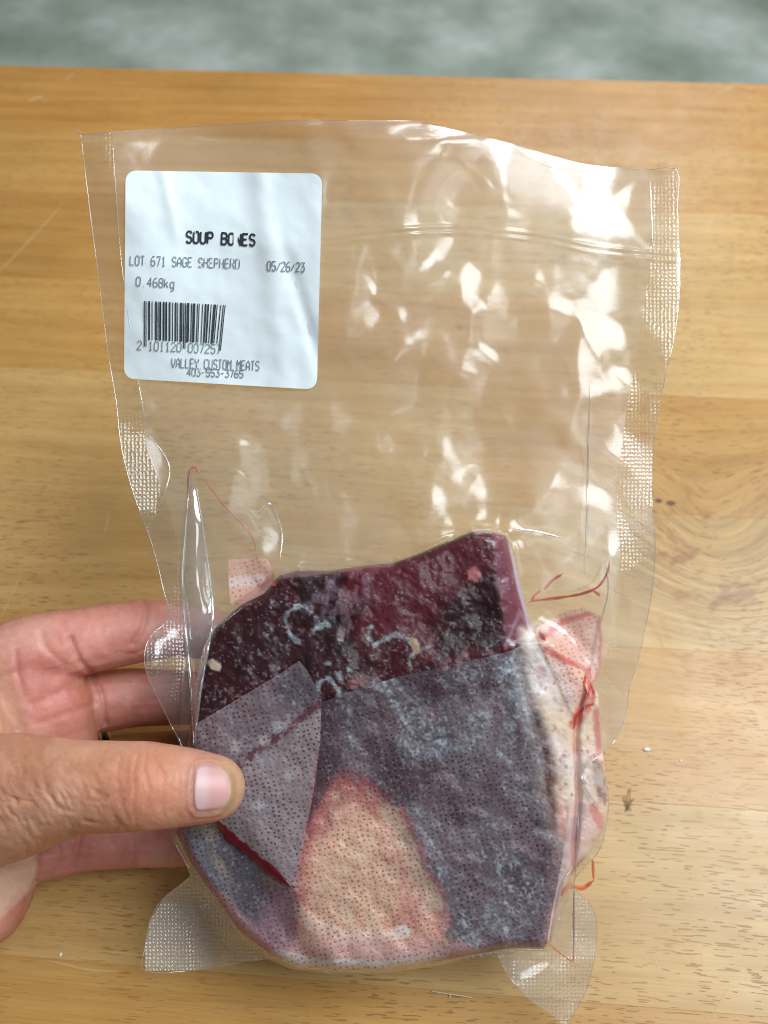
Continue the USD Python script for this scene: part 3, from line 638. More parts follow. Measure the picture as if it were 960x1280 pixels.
# ------------------------------------------------------------------ the meat
def blend(col, mask, c):
    c = lin(c) if np.ndim(c) == 1 else c
    return col + (c - col) * np.clip(mask, 0, 1)[:, None]
meat = thing("meat_cut", "frozen dark red slice of beef shank with bone, sealed in the bag", "meat", at(480, 960, 0))
P, f, edge = grid(MEAT, 1.25)
w = meat_front(P)
n1, n2, n3, n4 = fb(P, 38, 5, 1), fb(P, 9, 4, 2), fb(P, 3.2, 2, 4), fb(P, 90, 3, 6)
rnd = np.random.default_rng(2).random(len(P))
col = np.tile(lin((70, 19, 27)), (len(P), 1))
col = blend(col, sm(n4, .45, .62), (94, 24, 35))
col = blend(col, sm(.47 - n1, 0, .1) * .8, (30, 9, 13))
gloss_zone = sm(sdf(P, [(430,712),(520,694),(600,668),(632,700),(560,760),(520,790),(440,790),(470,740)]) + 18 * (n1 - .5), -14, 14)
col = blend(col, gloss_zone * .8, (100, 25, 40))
col = blend(col, sm(sdf(P, [(613,664),(636,668),(664,785),(634,808),(618,720)]) + 5 * (n2 - .5), -3, 5), (122, 62, 76))
dark = sm(sdf(P, [(545,745),(600,700),(625,760),(630,800),(560,830),(530,800)]) + 50 * (n1 - .5), -22, 22)
col = blend(col, dark * .42, (44, 13, 18))
dark = sm(sdf(P, [(270,790),(350,740),(400,800),(470,830),(400,865),(375,825),(262,890),(250,860)]) + 26 * (n1 - .5), -10, 12)
col = blend(col, dark * .6, (40, 17, 23))
# frost grains
fr = sm(n2, .50, .66) * sm(n3, .5, .72)
col = blend(col, fr * .6 * (1 - gloss_zone * .55), (150, 124, 132))
col = blend(col, sm(n3, .66, .8) * sm(n1, .4, .6) * .55, (176, 160, 172))
col = blend(col, (rnd > .99) * sm(n2, .4, .55) * .5, (205, 200, 212))
grey = sm(sdf(P, [(385,735),(450,715),(470,740),(430,790),(380,760)]) + 20 * (n2 - .5), -12, 12)
col = blend(col, grey * .35 * sm(n2, .4, .6), (142, 112, 128))
for pl, r in (([(372,758),(362,764),(357,775),(361,788),(366,797),(374,803)], 3.6), ([(371,757),(380,759),(389,765)], 3.4), ([(388,793),(396,785),(408,780)], 3.6), ([(463,785),(461,795),(466,804)], 3.6), ([(468,806),(480,800),(492,794),(508,797),(514,803)], 4.6), ([(398,862),(400,853),(408,849),(418,856),(424,868)], 4), ([(423,842),(426,850)], 6), ([(409,829),(411,830)], 2.6), ([(436,836),(437,837)], 2.6), ([(514,836),(512,822),(522,815),(535,808)], 3)):
    d = polydist(P, spline(pl, 6), False) + 11 * (n3 - .5) + 13.0 * (n2 - .5)
    col = blend(col, sm(r * .72 - d, -1.4, 2.0) * (.4 + .6 * sm(n3, .35, .6)) * .78, (178, 188, 192))
for pl, c in (([(258,826),(266,823),(277,832),(274,839),(264,836)], (202, 178, 156)), ([(584,713),(594,708),(602,718),(596,728),(585,724)], (170, 92, 92)), ([(515,796),(522,800),(527,812),(518,818),(514,806)], (172, 140, 112)), ([(436,850),(452,846),(452,856),(438,860)], (120, 56, 62)), ([(425,780),(432,790),(428,800),(422,792)], (120, 84, 90))):
    col = blend(col, sm(sdf(P, pl) + 4 * (n3 - .5), -1.2, 1.2), c)
for pl in ([(436,740),(432,760),(440,785)], [(424,742),(428,765)], [(446,732),(443,752)]):
    col = blend(col, sm(3 - polydist(P, pl, False) + 5 * (n3 - .5), -1, 2) * .6, (140, 100, 108))
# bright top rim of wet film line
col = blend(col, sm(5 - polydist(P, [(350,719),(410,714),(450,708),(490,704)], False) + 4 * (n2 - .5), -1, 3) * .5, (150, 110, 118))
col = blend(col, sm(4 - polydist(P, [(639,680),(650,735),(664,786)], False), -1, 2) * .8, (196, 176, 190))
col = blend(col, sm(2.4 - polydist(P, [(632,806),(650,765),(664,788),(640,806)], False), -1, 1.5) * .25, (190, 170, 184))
# right flank of fat
fat = sm(sdf(P, [(652,786),(700,780),(770,840),(775,1010),(740,1075),(700,1070),(700,1000),(690,930),(664,870),(656,820)]) + 16 * (n1 - .5), -9, 9)
fc = lin((240, 222, 214)) + (lin((232, 200, 174)) - lin((240, 222, 214))) * sm(fb(P, 60, 3, 14), .4, .6)[:, None]
fc = fc + (lin((214, 160, 158)) - fc) * (sm(fb(P, 30, 4, 17), .52, .7) * .7)[:, None]
col = blend(col, fat, fc)
col = blend(col, fat * sm(fb(P, 7, 3, 41), .6, .72) * .6, (150, 60, 66))
col = blend(col, sm(10 - polydist(P, [(748,960),(756,995)], False) + 14 * (n2 - .5), -4, 6) * .5, (120, 104, 108))
col = blend(col, sm(6 - polydist(P, [(745,890),(750,930)], False) + 12 * (n2 - .5), -3, 4) * .5, (140, 70, 96))
dn = sm(sdf(P, [(700,1000),(735,1000),(752,1035),(716,1095),(690,1180),(676,1180)]) + 8 * (n2 - .5), -5, 8)
col = blend(col, dn, (228, 186, 176)); col = blend(col, dn * sm(9 - polydist(P, [(728,1010),(705,1070),(690,1130)], False) + 10 * (n2 - .5), -3, 5) * .4, (142, 136, 142))
for pl, r, k in (([(724,868),(718,920),(722,1000),(716,1080)], 3, .35), ([(738,862),(734,885),(716,906)], 7, .6), ([(746,890),(748,940)], 4, .5), ([(700,1010),(708,1050)], 4, .3), ([(740,1010),(752,1030)], 6, .5)):
    col = blend(col, sm(r - polydist(P, pl, False) + 6 * (n2 - .5), -2, 3) * k, (206, 74, 66))
# under-side rim
rim_l = sm(sdf(P, [(214,1030),(262,1022),(300,1060),(372,1118),(372,1215),(330,1200),(250,1110)]) + 6 * (n2 - .5), -5, 5)
col = blend(col, rim_l, (128, 112, 118))
edge_w = sm(11 - polydist(P, MEAT[27:36], False) + 5 * (n2 - .5), -2, 4)
col = blend(col, edge_w * .8, (206, 138, 134))
col = blend(col, sm(9 - polydist(P, [(360,1207),(420,1214),(480,1213),(530,1206)], False) + 4 * (n2 - .5), -2, 2), (234, 218, 208))
col = blend(col, sm(9 - polydist(P, [(260,1112),(300,1166),(340,1196)], False) + 4 * (n2 - .5), -2, 3) * .8, (206, 158, 154))
rb_ = np.sqrt(np.clip(1 - (1 - np.clip(np.maximum(sdf(P, MEAT), 0) / 20, 0, 1)) ** 2, 0, 1)); back = w * (1 - rb_) - MEAT_T * rb_
V = np.vstack([at(P[:, 0], P[:, 1], w), at(P[:, 0], P[:, 1], back)])
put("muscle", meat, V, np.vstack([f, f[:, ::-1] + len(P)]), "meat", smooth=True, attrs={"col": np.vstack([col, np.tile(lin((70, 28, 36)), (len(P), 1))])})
# bone: a cut face slightly proud of the muscle
BONE = spline([(398,1000),(420,985),(450,985),(480,1000),(500,1030),(520,1070),(540,1110),(558,1145),(556,1180),(530,1198),(470,1204),(410,1200),(368,1190),(368,1120),(382,1050)], 5, True)
P, f, edge = grid(BONE, 2.0)
bd = sdf(P, BONE)
w = meat_front(P) + .0003 * sm(bd, 0, 12) - .0002
n1, n2 = fb(P, 30, 4, 51), fb(P, 5, 3, 52)
col = np.tile(lin((206, 170, 140)), (len(P), 1)); col = blend(col, sm(n1, .45, .6) * .6, (190, 140, 122))
marrow = sm(sdf(P, [(400,1060),(460,1050),(500,1090),(500,1140),(440,1160),(390,1130)]) + 20 * (n1 - .5), -10, 10)
col = blend(col, marrow * .5, (212, 170, 134)); col = blend(col, sm(n2, .55, .7) * .4, (170, 96, 90))
put("bone", meat, at(P[:, 0], P[:, 1], w), f, "meat", smooth=True, attrs={"col": col})

# ------------------------------------------------------------------ perforated boning cloth over the bone
guard = thing("bone_guard_cloth", "dotted translucent cloth wrapped over the lower half of the meat inside the bag", "cloth", at(480, 1000, .012))
def cloth_part(name, poly, lift, paint, label=None, step=1.25, height=None):
    P, f, edge = grid(poly, step)
    w = (height(P) if height else meat_front(P)) + lift
    col, op, dot = paint(P)
    put(name, guard, at(P[:, 0], P[:, 1], w), f, "boning_cloth", smooth=True, label=label,
        attrs={"bp": np.stack([P[:, 0] / 1000, P[:, 1] / 1000, 0 * P[:, 0]], 1), "col": col, "op": op, "dot": dot})
MAIN = [(402,878),(430,867),(500,845),(560,832),(605,822),(640,813),(664,800),(700,800),(720,835),(712,900),(716,960),(712,1020),(702,1080),(690,1140),(683,1184),(640,1185),(600,1192),(540,1203),(480,1212),(420,1213),(371,1208),(341,1195),(301,1165),(261,1111),(237,1076),(221,1043),(240,1020),(300,1000),(385,1000),(398,950)]
def paint_main(P):
    n1, n2, n3 = fb(P, 34, 5, 61), fb(P, 8, 4, 62), fb(P, 3.0, 2, 63)
    rnd = np.random.default_rng(12).random(len(P))
    col = np.tile(lin((128, 106, 112)), (len(P), 1)); op = np.full(len(P), .66)
    col = blend(col, sm(n1, .48, .62) * .8, (142, 122, 128)); col = blend(col, sm(.46 - n1, 0, .1) * .7, (88, 70, 78))
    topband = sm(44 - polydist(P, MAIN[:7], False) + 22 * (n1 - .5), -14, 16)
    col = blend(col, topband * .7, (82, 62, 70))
    # blue-white frost
    fz = np.zeros(len(P))
    for pl, r, k in (([(480,850),(520,900),(540,920)], 16, .8), ([(520,930),(580,925),(600,905)], 20, .8), ([(610,880),(612,930)], 5, .9), ([(555,880),(560,900)], 6, .9), ([(640,890),(625,945)], 10, .8), ([(640,830),(670,880),(690,930),(700,980)], 26, 1.0),
                     ([(430,870),(440,930)], 10, .5), ([(620,1080),(660,1120),(640,1150)], 26, .55), ([(600,1160),(640,1130)], 20, .6), ([(600,840),(560,850)], 10, .6), ([(545,1090),(560,1140),(590,1180)], 14, .6), ([(590,1035),(640,1036)], 7, .6), ([(675,1040),(690,1050)], 4, .9), ([(520,1010),(540,1060)], 12, .5), ([(640,980),(700,1010)], 20, .5)):
        d = polydist(P, pl, False) + 30 * (n2 - .5) + 22 * (n1 - .5)
        fz = np.maximum(fz, sm(r - d, -8, 8) * k)
    lace = sm(.55 * n2 + .45 * n3, .40, .60)
    col = blend(col, fz * (.15 + .85 * lace) * .75, (176, 180, 188))
    col = blend(col, fz * sm(.5 * n2 + .5 * n3, .53, .66) * .75, (214, 222, 230))
    # bone face, as it shows through
    bone = sm(sdf(P, [(404,990),(430,976),(455,980),(480,1000),(500,1030),(520,1072),(540,1110),(558,1145),(556,1174),(520,1194),(470,1202),(410,1200),(364,1190),(368,1120),(380,1050)]) + 26 * (n1 - .5) + 8 * (n2 - .5), -13, 13)
    op = op + (.93 - op) * bone
    bc = np.tile(lin((224, 168, 146)), (len(P), 1))
    bc = blend(bc, sm(sdf(P, [(420,1040),(470,1010),(505,1080),(500,1150),(440,1165),(390,1150),(395,1080)]) + 16 * (n1 - .5), -14, 14), (230, 184, 154))
    ring = np.abs(sdf(P, [(425,1035),(470,1020),(500,1090),(505,1150),(450,1170),(395,1150),(400,1075)]) + 8 * (n2 - .5)) 
    bc = blend(bc, sm(16 - ring, -12, 14) * .5 * sm(P[:, 0], 430, 490) * sm(n1, .35, .6), (196, 120, 116))
    bc = blend(bc, .75 * sm(20 - polydist(P, [(396,1030),(412,985),(450,985),(478,1005)], False) + 10 * (n2 - .5), -4, 5) * .7, (168, 88, 92))
    col = blend(col, bone, bc)
    bc = blend(bc, sm(fb(P, 5, 3, 65), .56, .7) * .35, (186, 120, 104)); bc = blend(bc, sm(fb(P, 14, 3, 66), .55, .7) * .5, (238, 206, 182))
    col = blend(col, bone, bc)
    eb = np.abs(sdf(P, [(404,990),(430,976),(455,980),(480,1000),(500,1030),(520,1072),(540,1110),(558,1145),(556,1174),(520,1194),(470,1202),(410,1200),(364,1190),(368,1120),(380,1050)]) + 26 * (n1 - .5))
    col = blend(col, sm(13 - eb, -6, 8) * .6 * sm(n2, .3, .6) * (1 - sm(P[:, 1], 1150, 1180)), (176, 84, 88))
    white = sm(9 - polydist(P, spline([(372,1138),(395,1158),(430,1170),(470,1172),(505,1165)], 6), False) + 7 * (n2 - .5), -2, 3)
    col = blend(col, white * (.35 + .5 * sm(n1, .4, .6)), (236, 218, 206))
    rimb = sm(10 - polydist(P, [(484,1015),(505,1050),(520,1090),(545,1130)], False) + 8 * (n2 - .5), -4, 4)
    col = blend(col, rimb * .6, (206, 186, 160))
    low = sm(sdf(P, [(360,1168),(500,1180),(560,1172),(600,1188),(480,1212),(360,1210)]) + 6 * (n2 - .5), -6, 6)
    col = blend(col, low * .8, (214, 168, 160))
    # lower left, blue grey over tan
    ll = sm(sdf(P, [(215,1030),(262,1015),(300,1055),(372,1115),(366,1212),(330,1200),(250,1110)]), -4, 4)
    lc = np.tile(lin((112, 112, 122)), (len(P), 1))
    lc = blend(lc, sm(n1, .45, .55), (150, 128, 124))
    lc = blend(lc, sm(16 - polydist(P, [(250,1040),(262,1070),(290,1110)], False) + 24 * (n2 - .5), -6, 8) * .85, (172, 150, 128))
    lc = blend(lc, sm(20 - polydist(P, [(232,1050),(262,1100),(290,1135)], False) + 22 * (n1 - .5), -8, 8) * .7, (92, 104, 120))
    lc = blend(lc, sm(14 - polydist(P, [(280,1060),(310,1105),(330,1150)], False) + 22 * (n1 - .5), -8, 8) * .75, (74, 70, 86))
    lc = blend(lc, sm(P[:, 0] + (P[:, 1] - 1100) * .5, 325, 370) * .85, (176, 128, 138))
    lc = blend(lc, sm(14 - polydist(P, [(275,1130),(320,1178),(370,1202)], False), -6, 8) * .8, (196, 146, 146))
    col = blend(col, ll * (1 - bone), lc)
    col = blend(col, sm(fz, .2, .5) * 0, (0, 0, 0))
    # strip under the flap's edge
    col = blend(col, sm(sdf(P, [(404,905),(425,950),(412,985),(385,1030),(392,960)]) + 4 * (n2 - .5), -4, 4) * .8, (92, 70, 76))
    fatp = sm(P[:, 0] - (652 + (P[:, 1] - 850) * .2) + 16 * (n1 - .5), -16, 16) * (1 - sm(P[:, 1], 1010, 1090))
    fatc = blend(np.tile(lin((238, 224, 218)), (len(P), 1)), sm(P[:, 1] + 20 * (n1 - .5), 930, 1000), (222, 190, 166))
    col = blend(col, fatp * .95, fatc)
    edge = sm(9 - polydist(P, MAIN[18:27], False) + 3 * (n2 - .5), -3, 4)
    col = blend(col, edge * .6, (190, 110, 120))
    col = blend(col, sm(n3, .62, .76) * .35, (200, 196, 206)); col = blend(col, (rnd > .985) * .55, (214, 214, 222))
    col = blend(col, sm(P[:, 1] - np.interp(P[:, 0], [340, 400, 480, 560], [1186, 1199, 1201, 1190]), -3, 3) * sm(P[:, 0], 330, 360) * (1 - sm(P[:, 0], 520, 570)), (236, 222, 214))
    dot = np.tile(lin((50, 26, 36)), (len(P), 1)); dot = blend(dot, np.maximum(bone, low), (168, 74, 72)); dot = blend(dot, ll * (1 - bone) * .5, (80, 44, 60)); dot = blend(dot, fatp * .9, (216, 190, 188))
    op = op; op = op * (1 - .95 * sm(fatp, .3, .95) * sm(n2, .25, .5))
    dot = blend(dot, fz * .6, (120, 124, 146))
    return col, np.clip(op, 0, 1), dot
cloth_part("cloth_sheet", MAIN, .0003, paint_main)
FLAP = [(243,906),(300,872),(350,842),(374,826),(384,838),(402,874),(400,930),(392,990),(382,1040),(370,1110),(340,1092),(300,1062),(270,1030),(236,1000),(238,940)]
def paint_flap(P):
    n1, n2, n3 = fb(P, 30, 4, 71), fb(P, 8, 4, 72), fb(P, 3, 2, 73)
    col = np.tile(lin((150, 132, 134)), (len(P), 1))
    col = blend(col, sm(n1, .45, .62), (154, 138, 140))
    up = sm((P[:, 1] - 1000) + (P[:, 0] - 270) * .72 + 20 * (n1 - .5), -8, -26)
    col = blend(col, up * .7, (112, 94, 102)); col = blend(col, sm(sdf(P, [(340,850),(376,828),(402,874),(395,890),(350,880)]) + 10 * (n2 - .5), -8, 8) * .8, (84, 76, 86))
    red = sm(4.2 - polydist(P, [(278,975),(320,940),(360,912),(398,880)], False) + 3 * (n2 - .5), -2, 2)
    col = blend(col, red * .75, (98, 36, 48))
    col = blend(col, sm(n2, .6, .7) * .45, (176, 172, 178)); col = blend(col, sm(n3, .62, .78) * .3, (186, 180, 186))
    for c in ((346, 908), (295, 934), (330, 925), (361, 972), (325, 1005)):
        col = blend(col, sm(9 - np.hypot(P[:, 0] - c[0], P[:, 1] - c[1]) + 9 * (n2 - .5), -2, 5) * .6, (190, 184, 186))
    col = blend(col, sm(5 - polydist(P, [(398,950),(384,1040),(370,1110)], False), -3, 3) * .5, (176, 120, 128))
    return col, np.full(len(P), .86), np.tile(lin((66, 30, 40)), (len(P), 1))
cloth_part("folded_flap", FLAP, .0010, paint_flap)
CORNER = [(664,786),(700,764),(728,757),(752,768),(756,800),(752,840),(738,870),(718,905),(706,880),(690,845),(676,815)]
def paint_corner(P):
    n1, n2 = fb(P, 24, 4, 81), fb(P, 6, 3, 82)
    col = np.tile(lin((236, 190, 172)), (len(P), 1)); col = blend(col, sm(n1, .45, .6) * .6, (232, 168, 150))
    for pl in ([(680,795),(706,776),(740,766)], [(682,812),(700,822),(735,838)], [(735,838),(738,862),(716,900)], [(752,772),(752,838),(738,862)]):
        col = blend(col, sm(4 - polydist(P, pl, False) + 6 * (n2 - .5), -2, 3) * .75, (206, 62, 58))
    col = blend(col, sm(sdf(P, [(676,820),(700,830),(720,870),(712,895),(690,850)]) + 8 * (n2 - .5), -5, 5) * .7, (222, 200, 192))
    return col, .93 * sm(sdf(P, CORNER), 0, 6), np.tile(lin((206, 96, 76)), (len(P), 1))
cloth_part("corner_fold", CORNER, .0006, paint_corner, "pink dotted corner folded out at the right", height=lambda P: film_front(P) - .0011)
TAB = [(285,700),(322,696),(336,700),(345,725),(330,742),(300,757),(288,756),(286,730)]
def paint_tab(P):
    n2 = fb(P, 6, 3, 92)
    col = np.tile(lin((226, 172, 150)), (len(P), 1)); col = blend(col, sm(8 - polydist(P, [(288,728),(325,724)], False) + 5 * (n2 - .5), -2, 4), (236, 206, 198))
    col = blend(col, sm(6 - polydist(P, [(300,756),(345,722)], False) + 4 * (n2 - .5), -2, 3) * .6, (196, 92, 92))
    return col, np.full(len(P), .9), np.tile(lin((186, 92, 80)), (len(P), 1))
cloth_part("folded_tab", TAB, .0002, paint_tab, "small dotted tab sticking out at the upper left", height=lambda P: film_front(P) - .0006)

# ------------------------------------------------------------------ juice caught in the folds
def streak(label, lines, material, lift=0.0, gain=1.6):
    vs, fs, os_, n = [], [], [], 0
    for pts, r in lines:
        q = spline(pts, 10); k = len(q); t = np.gradient(q, axis=0); t /= np.linalg.norm(t, axis=1, keepdims=True) + 1e-9
        nn = np.stack([-t[:, 1], t[:, 0]], 1); rpx = r / .00023
        wv = (.5 + 1.2 * meshkit.fbm(np.stack([q[:, 0] / 9, q[:, 1] / 9, 0 * q[:, 0]], -1), 3, 5)) * np.clip(np.sin(np.linspace(.06, math.pi - .06, k)) * 2.0, .15, 1)
        cols = np.linspace(-1, 1, 7); pp = (q[:, None] + nn[:, None] * (cols[None, :, None] * rpx * .62 * wv[:, None, None])).reshape(-1, 2)
        arch = np.tile(1 - cols ** 2, k)
        op = arch ** 1.3 * (.35 + .9 * fb(pp, 5, 3, 19)) * (.4 + .9 * np.repeat(meshkit.fbm(np.stack([q[:, 0] / 16, q[:, 1] / 16, 0 * q[:, 0] + 2], -1), 2, 6), 7))
        vs.append(at(pp[:, 0], pp[:, 1], film_front(pp) - .0003 + .00025 * arch + lift)); os_.append(np.clip(op * gain, 0, 1))
        fs += [(n + i * 7 + j, n + (i + 1) * 7 + j, n + (i + 1) * 7 + j + 1) for i in range(k - 1) for j in range(6)] + [(n + i * 7 + j, n + (i + 1) * 7 + j + 1, n + i * 7 + j + 1) for i in range(k - 1) for j in range(6)]
        n += len(pp)
    fs = [np.array(fs)[:, ::-1]]; op_ = np.concatenate(os_)
    p = put("blood_streak", "/World", np.vstack(vs), np.vstack(fs), material, smooth=True, attrs={"op": op_})
    tag(stage.GetPrimAtPath(p), label, "blood", "blood caught in the folds of the bag")
streak("thin hooked blood line along the narrow pleat above the finger", [([(234,664),(236,620),(236,598),(239,586),(245,585),(252,596)], .0006), ([(252,596),(275,625),(300,652),(316,672),(320,690)], .00035)], "pale_blood")
streak("curved orange red streak right of the meat's top corner", [([(660,753),(672,750),(700,747),(728,742),(748,733),(759,716),(762,700)], .0007), ([(664,752),(668,744),(676,738)], .0006), ([(680,738),(690,726),(704,717)], .0006), ([(742,738),(750,745)], .0008)], "blood")
streak("bright red knot of blood at the gathered right edge of the bag", [([(733,840),(731,856),(737,871)], .0006), ([(743,879),(732,884),(722,894),(717,912)], .0007), ([(738,852),(744,868)], .0005)], "blood", 0.0, .9)
streak("red and orange line running down to the lower right corner flap", [([(702,1120),(712,1108),(728,1110),(743,1100)], .0011), ([(717,1112),(717,1150),(717,1196),(712,1200),(696,1188),(682,1176)], .0005), ([(741,1074),(742,1100)], .0006)], "pale_blood")
streak("dark red blob where the film pinches at the meat's upper left corner", [([(322,742),(330,732),(338,728),(345,733)], .0013)], "blood")
streak("dark crimson wet line under the folded cloth flap", [([(268,1024),(288,1046),(310,1064),(335,1085),(364,1109)], .0019)], "dark_blood", .0006, 3.0)

# ------------------------------------------------------------------ the hand
def S(px, py, w, r):
    return (local(px, py, w / 1000), r / 1000)
def sphere(c, r, n=20):
    return m3.Manifold.sphere(r, n).translate([float(x) for x in c])
def limb(chain, extra=()):
    parts = []
    for a, b in zip(chain[:-1], chain[1:]):
        parts.append(m3.Manifold.batch_hull([sphere(*a), sphere(*b)]))
    return parts
thumb = [S(-150, 1030, 2, 22), S(15, 995, 12, 17.0), S(95, 984, 21, 12.0), S(182, 982, 23, 11.3), S(225, 983, 22, 10.2), S(266, 985, 20.5, 8.6)]
index = [S(-40, 850, -12, 14), S(45, 815, -14, 12), S(110, 800, -18, 10.6), S(176, 788, -24, 10.2), S(225, 786, -31, 9.0), S(300, 800, -34, 8.0)]
middle = [S(-20, 900, -16, 14), S(110, 878, -25, 10.4), S(165, 872, -30, 9.6), S(235, 872, -36, 8.8), S(330, 880, -36, 8)]
ring = [S(-20, 960, -16, 14), S(100, 962, -31, 10), S(170, 950, -38, 9), S(240, 944, -40, 8.4), S(320, 950, -37, 8)]
pinky = [S(-30, 1060, -10, 14), S(50, 1058, -16, 10.6), S(105, 1052, -20, 8.8), S(170, 1050, -22, 8.3), S(240, 1050, -25, 8), S(300, 1052, -27, 7.5)]
parts = []
for c in (thumb, index, middle, ring, pinky):
    parts += limb(c)
parts.append(m3.Manifold.batch_hull([sphere(*s) for s in (S(42, 838, -13, 11), S(70, 885, -15, 11.5), S(75, 950, -18, 12), S(50, 1040, -16, 11), S(-200, 880, -8, 18), S(-200, 1060, -8, 20))]))
parts.append(m3.Manifold.batch_hull([sphere(*s) for s in (S(-60, 1000, 5, 20), S(-200, 900, -4, 20), S(-40, 860, -8, 13), S(-200, 1040, 0, 24))]))       # web and ball of the thumb
parts.append(m3.Manifold.batch_hull([sphere(*s) for s in (S(12, 1088, -11, 9), S(-30, 1120, -9, 16), S(-200, 1080, -5, 20), S(20, 1050, -14, 10))]))     # heel of the hand
parts.append(m3.Manifold.batch_hull([sphere(*s) for s in (S(-150, 960, -2, 22), S(-150, 1080, -2, 22), S(-420, 1150, -10, 24), S(-420, 1060, -10, 24))]))  # wrist
hm = m3.Manifold.batch_boolean(parts, m3.OpType.Add).refine_to_length(.0013)
mm = hm.to_mesh(); ht = trimesh.Trimesh(mm.vert_properties[:, :3], mm.tri_verts, process=True)
trimesh.smoothing.filter_taubin(ht, lamb=.5, nu=.51, iterations=45)
def to_px(L):
    d = D0 - L[:, 2]
    return np.stack([L[:, 0] / (KX * d) * 480 + 480, -L[:, 1] / (KX * d) * 480 + 640], 1)
v, f = np.array(ht.vertices), np.array(ht.faces)
PX = to_px(v)
near = (PX[f].min(1)[:, 0] < 340) & (PX[f].max(1)[:, 0] > -15)
v, f = trimesh.remesh.subdivide(v, f, face_index=np.nonzero(near)[0]); 
ht = trimesh.Trimesh(v, f, process=True); v, f = np.array(ht.vertices), np.array(ht.faces)
nr = np.array(ht.vertex_normals)
PX = to_px(v)
wz = v[:, 2]
thumb_mask = sm(wz - np.interp(PX[:, 0], [-100, 20, 100, 300], [-.002, .002, .008, .008]), 0, .004) * sm(PX[:, 1], 890, 915)
front = sm(nr[:, 2], -.1, .3)
disp = np.zeros(len(v))
def crease(pts, depth, width, mask):
    global disp
    d = polydist(PX, spline(pts, 6), False)
    disp -= depth * np.exp(-(d / width) ** 2) * mask
tm = thumb_mask * front
for pts, dp in (([(151,946),(146,966),(149,990),(155,1012),(160,1026)], .00022), ([(172,944),(167,965),(169,985),(166,1010),(170,1026)], .00030), ([(192,938),(194,952),(203,965),(204,985),(202,1006),(205,1020)], .00022), ([(184,940),(180,960),(186,985),(182,1010)], .00022), ([(218,942),(222,960),(224,985),(222,1010)], .00015), ([(160,955),(158,985),(162,1010)], .00015)):
    crease(pts, dp, 2.0, tm)
rc = np.random.default_rng(8)
for _ in range(130):
    x, y = rc.uniform(-5, 150), rc.uniform(935, 1060)
    if y > 1040 - (x - 40) * .08 + (10 if x < 60 else 0): continue
    a = math.radians(rc.uniform(48, 72)) if rc.random() < .75 else math.radians(rc.uniform(-30, 20)); ln = rc.uniform(8, 22)
    k = sm(np.array([y]), 930, 985)[0]
    crease([(x, y), (x + ln * .5 * math.cos(a) + rc.normal(0, 1), y + ln * .5 * math.sin(a)), (x + ln * math.cos(a), y + ln * math.sin(a))], .00015 * (.35 + k), 1.9, tm)
pm = (1 - thumb_mask) * front
for pts, dp, wd in (([(88,798),(96,818),(104,832),(118,844)], .0009, 4), ([(178,748),(183,762),(178,785),(166,805)], .0007, 4), ([(52,790),(58,810),(80,830)], .0004, 4), ([(20,815),(22,840),(30,870)], .0005, 4), ([(40,880),(70,868),(100,850)], .0006, 6), ([(45,905),(75,895),(118,880)], .0004, 5), ([(120,850),(128,870),(132,905)], .0008, 3), ([(100,1038),(98,1055),(90,1083)], .0008, 3.5), ([(72,1045),(74,1075),(64,1095)], .0005, 3), ([(48,1058),(48,1080),(44,1105)], .0007, 3), ([(165,1038),(167,1060),(165,1083)], .0003, 2.5), ([(150,815),(165,818),(180,812)], .0002, 2)):
    crease(pts, dp, wd, pm)
disp += (.0005 * (fb(PX, 26, 3, 15) - .5) + .00022 * (fb(PX, 6, 3, 16) - .5)) * front
v = v + nr * disp[:, None]
n1, n2, n3 = fb(PX, 40, 4, 101), fb(PX, 9, 4, 102), fb(PX, 3, 2, 103)
tan_, pink = lin((196, 146, 112)), lin((218, 152, 138))
col = pink + (lin((196, 124, 112)) - pink) * sm(n1, .42, .62)[:, None] * .6
col = blend(col, sm(.45 - n1, 0, .1) * .4, (222, 178, 160))
for c, r in (((95, 860), 26), ((185, 760), 20), ((120, 845), 16), ((60, 845), 20), ((110, 1050), 24)):
    col = blend(col, sm(r - np.hypot(PX[:, 0] - c[0], PX[:, 1] - c[1]) + 16 * (n1 - .5), -8, 14) * .35, (190, 96, 88))
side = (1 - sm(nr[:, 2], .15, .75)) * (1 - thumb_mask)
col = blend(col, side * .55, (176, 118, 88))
back_tan = lin((204, 148, 118)) + (lin((218, 166, 138)) - lin((204, 148, 118))) * sm(n1, .4, .6)[:, None]
col = blend(col, thumb_mask, back_tan)
knuckle = np.exp(-(((PX[:, 0] - 185) / 44) ** 2 + ((PX[:, 1] - 985) / 52) ** 2))
col = blend(col, thumb_mask * knuckle * .65, (216, 140, 114))
col = blend(col, thumb_mask * sm(PX[:, 0], 215, 245) * .6, (214, 152, 136))
NAIL_C = np.array([(243,962),(249,956),(262,955),(276,959),(285,967),(289,980),(289,994),(284,1005),(275,1012),(258,1015),(246,1015),(241,1008),(240,990),(241,974)], float)
nd = -sdf(PX, NAIL_C)
fold = np.exp(-((nd - 3.5) / 3.0) ** 2) * thumb_mask * front * (1 - sm(PX[:, 0], 268, 284))
v = v + nr * (.0005 * fold)[:, None]
col = blend(col, np.exp(-((nd - 1.2) / 1.6) ** 2) * thumb_mask * front * .5, (150, 92, 80))
tip = sm(PX[:, 0] - 262, 0, 26) * thumb_mask
col = blend(col, tip * .55, (200, 172, 130))
rimd = thumb_mask * front * np.exp(-((nd - 4) / 3.2) ** 2) * sm(PX[:, 0] + .3 * (PX[:, 1] - 985), 272, 288)
col = blend(col, rimd * .5, (140, 120, 90))
web = sm(sdf(PX, [(-30,800),(8,826),(20,860),(40,925),(-30,930)]), -4, 4)
col = blend(col, web * .7, (204, 156, 128))
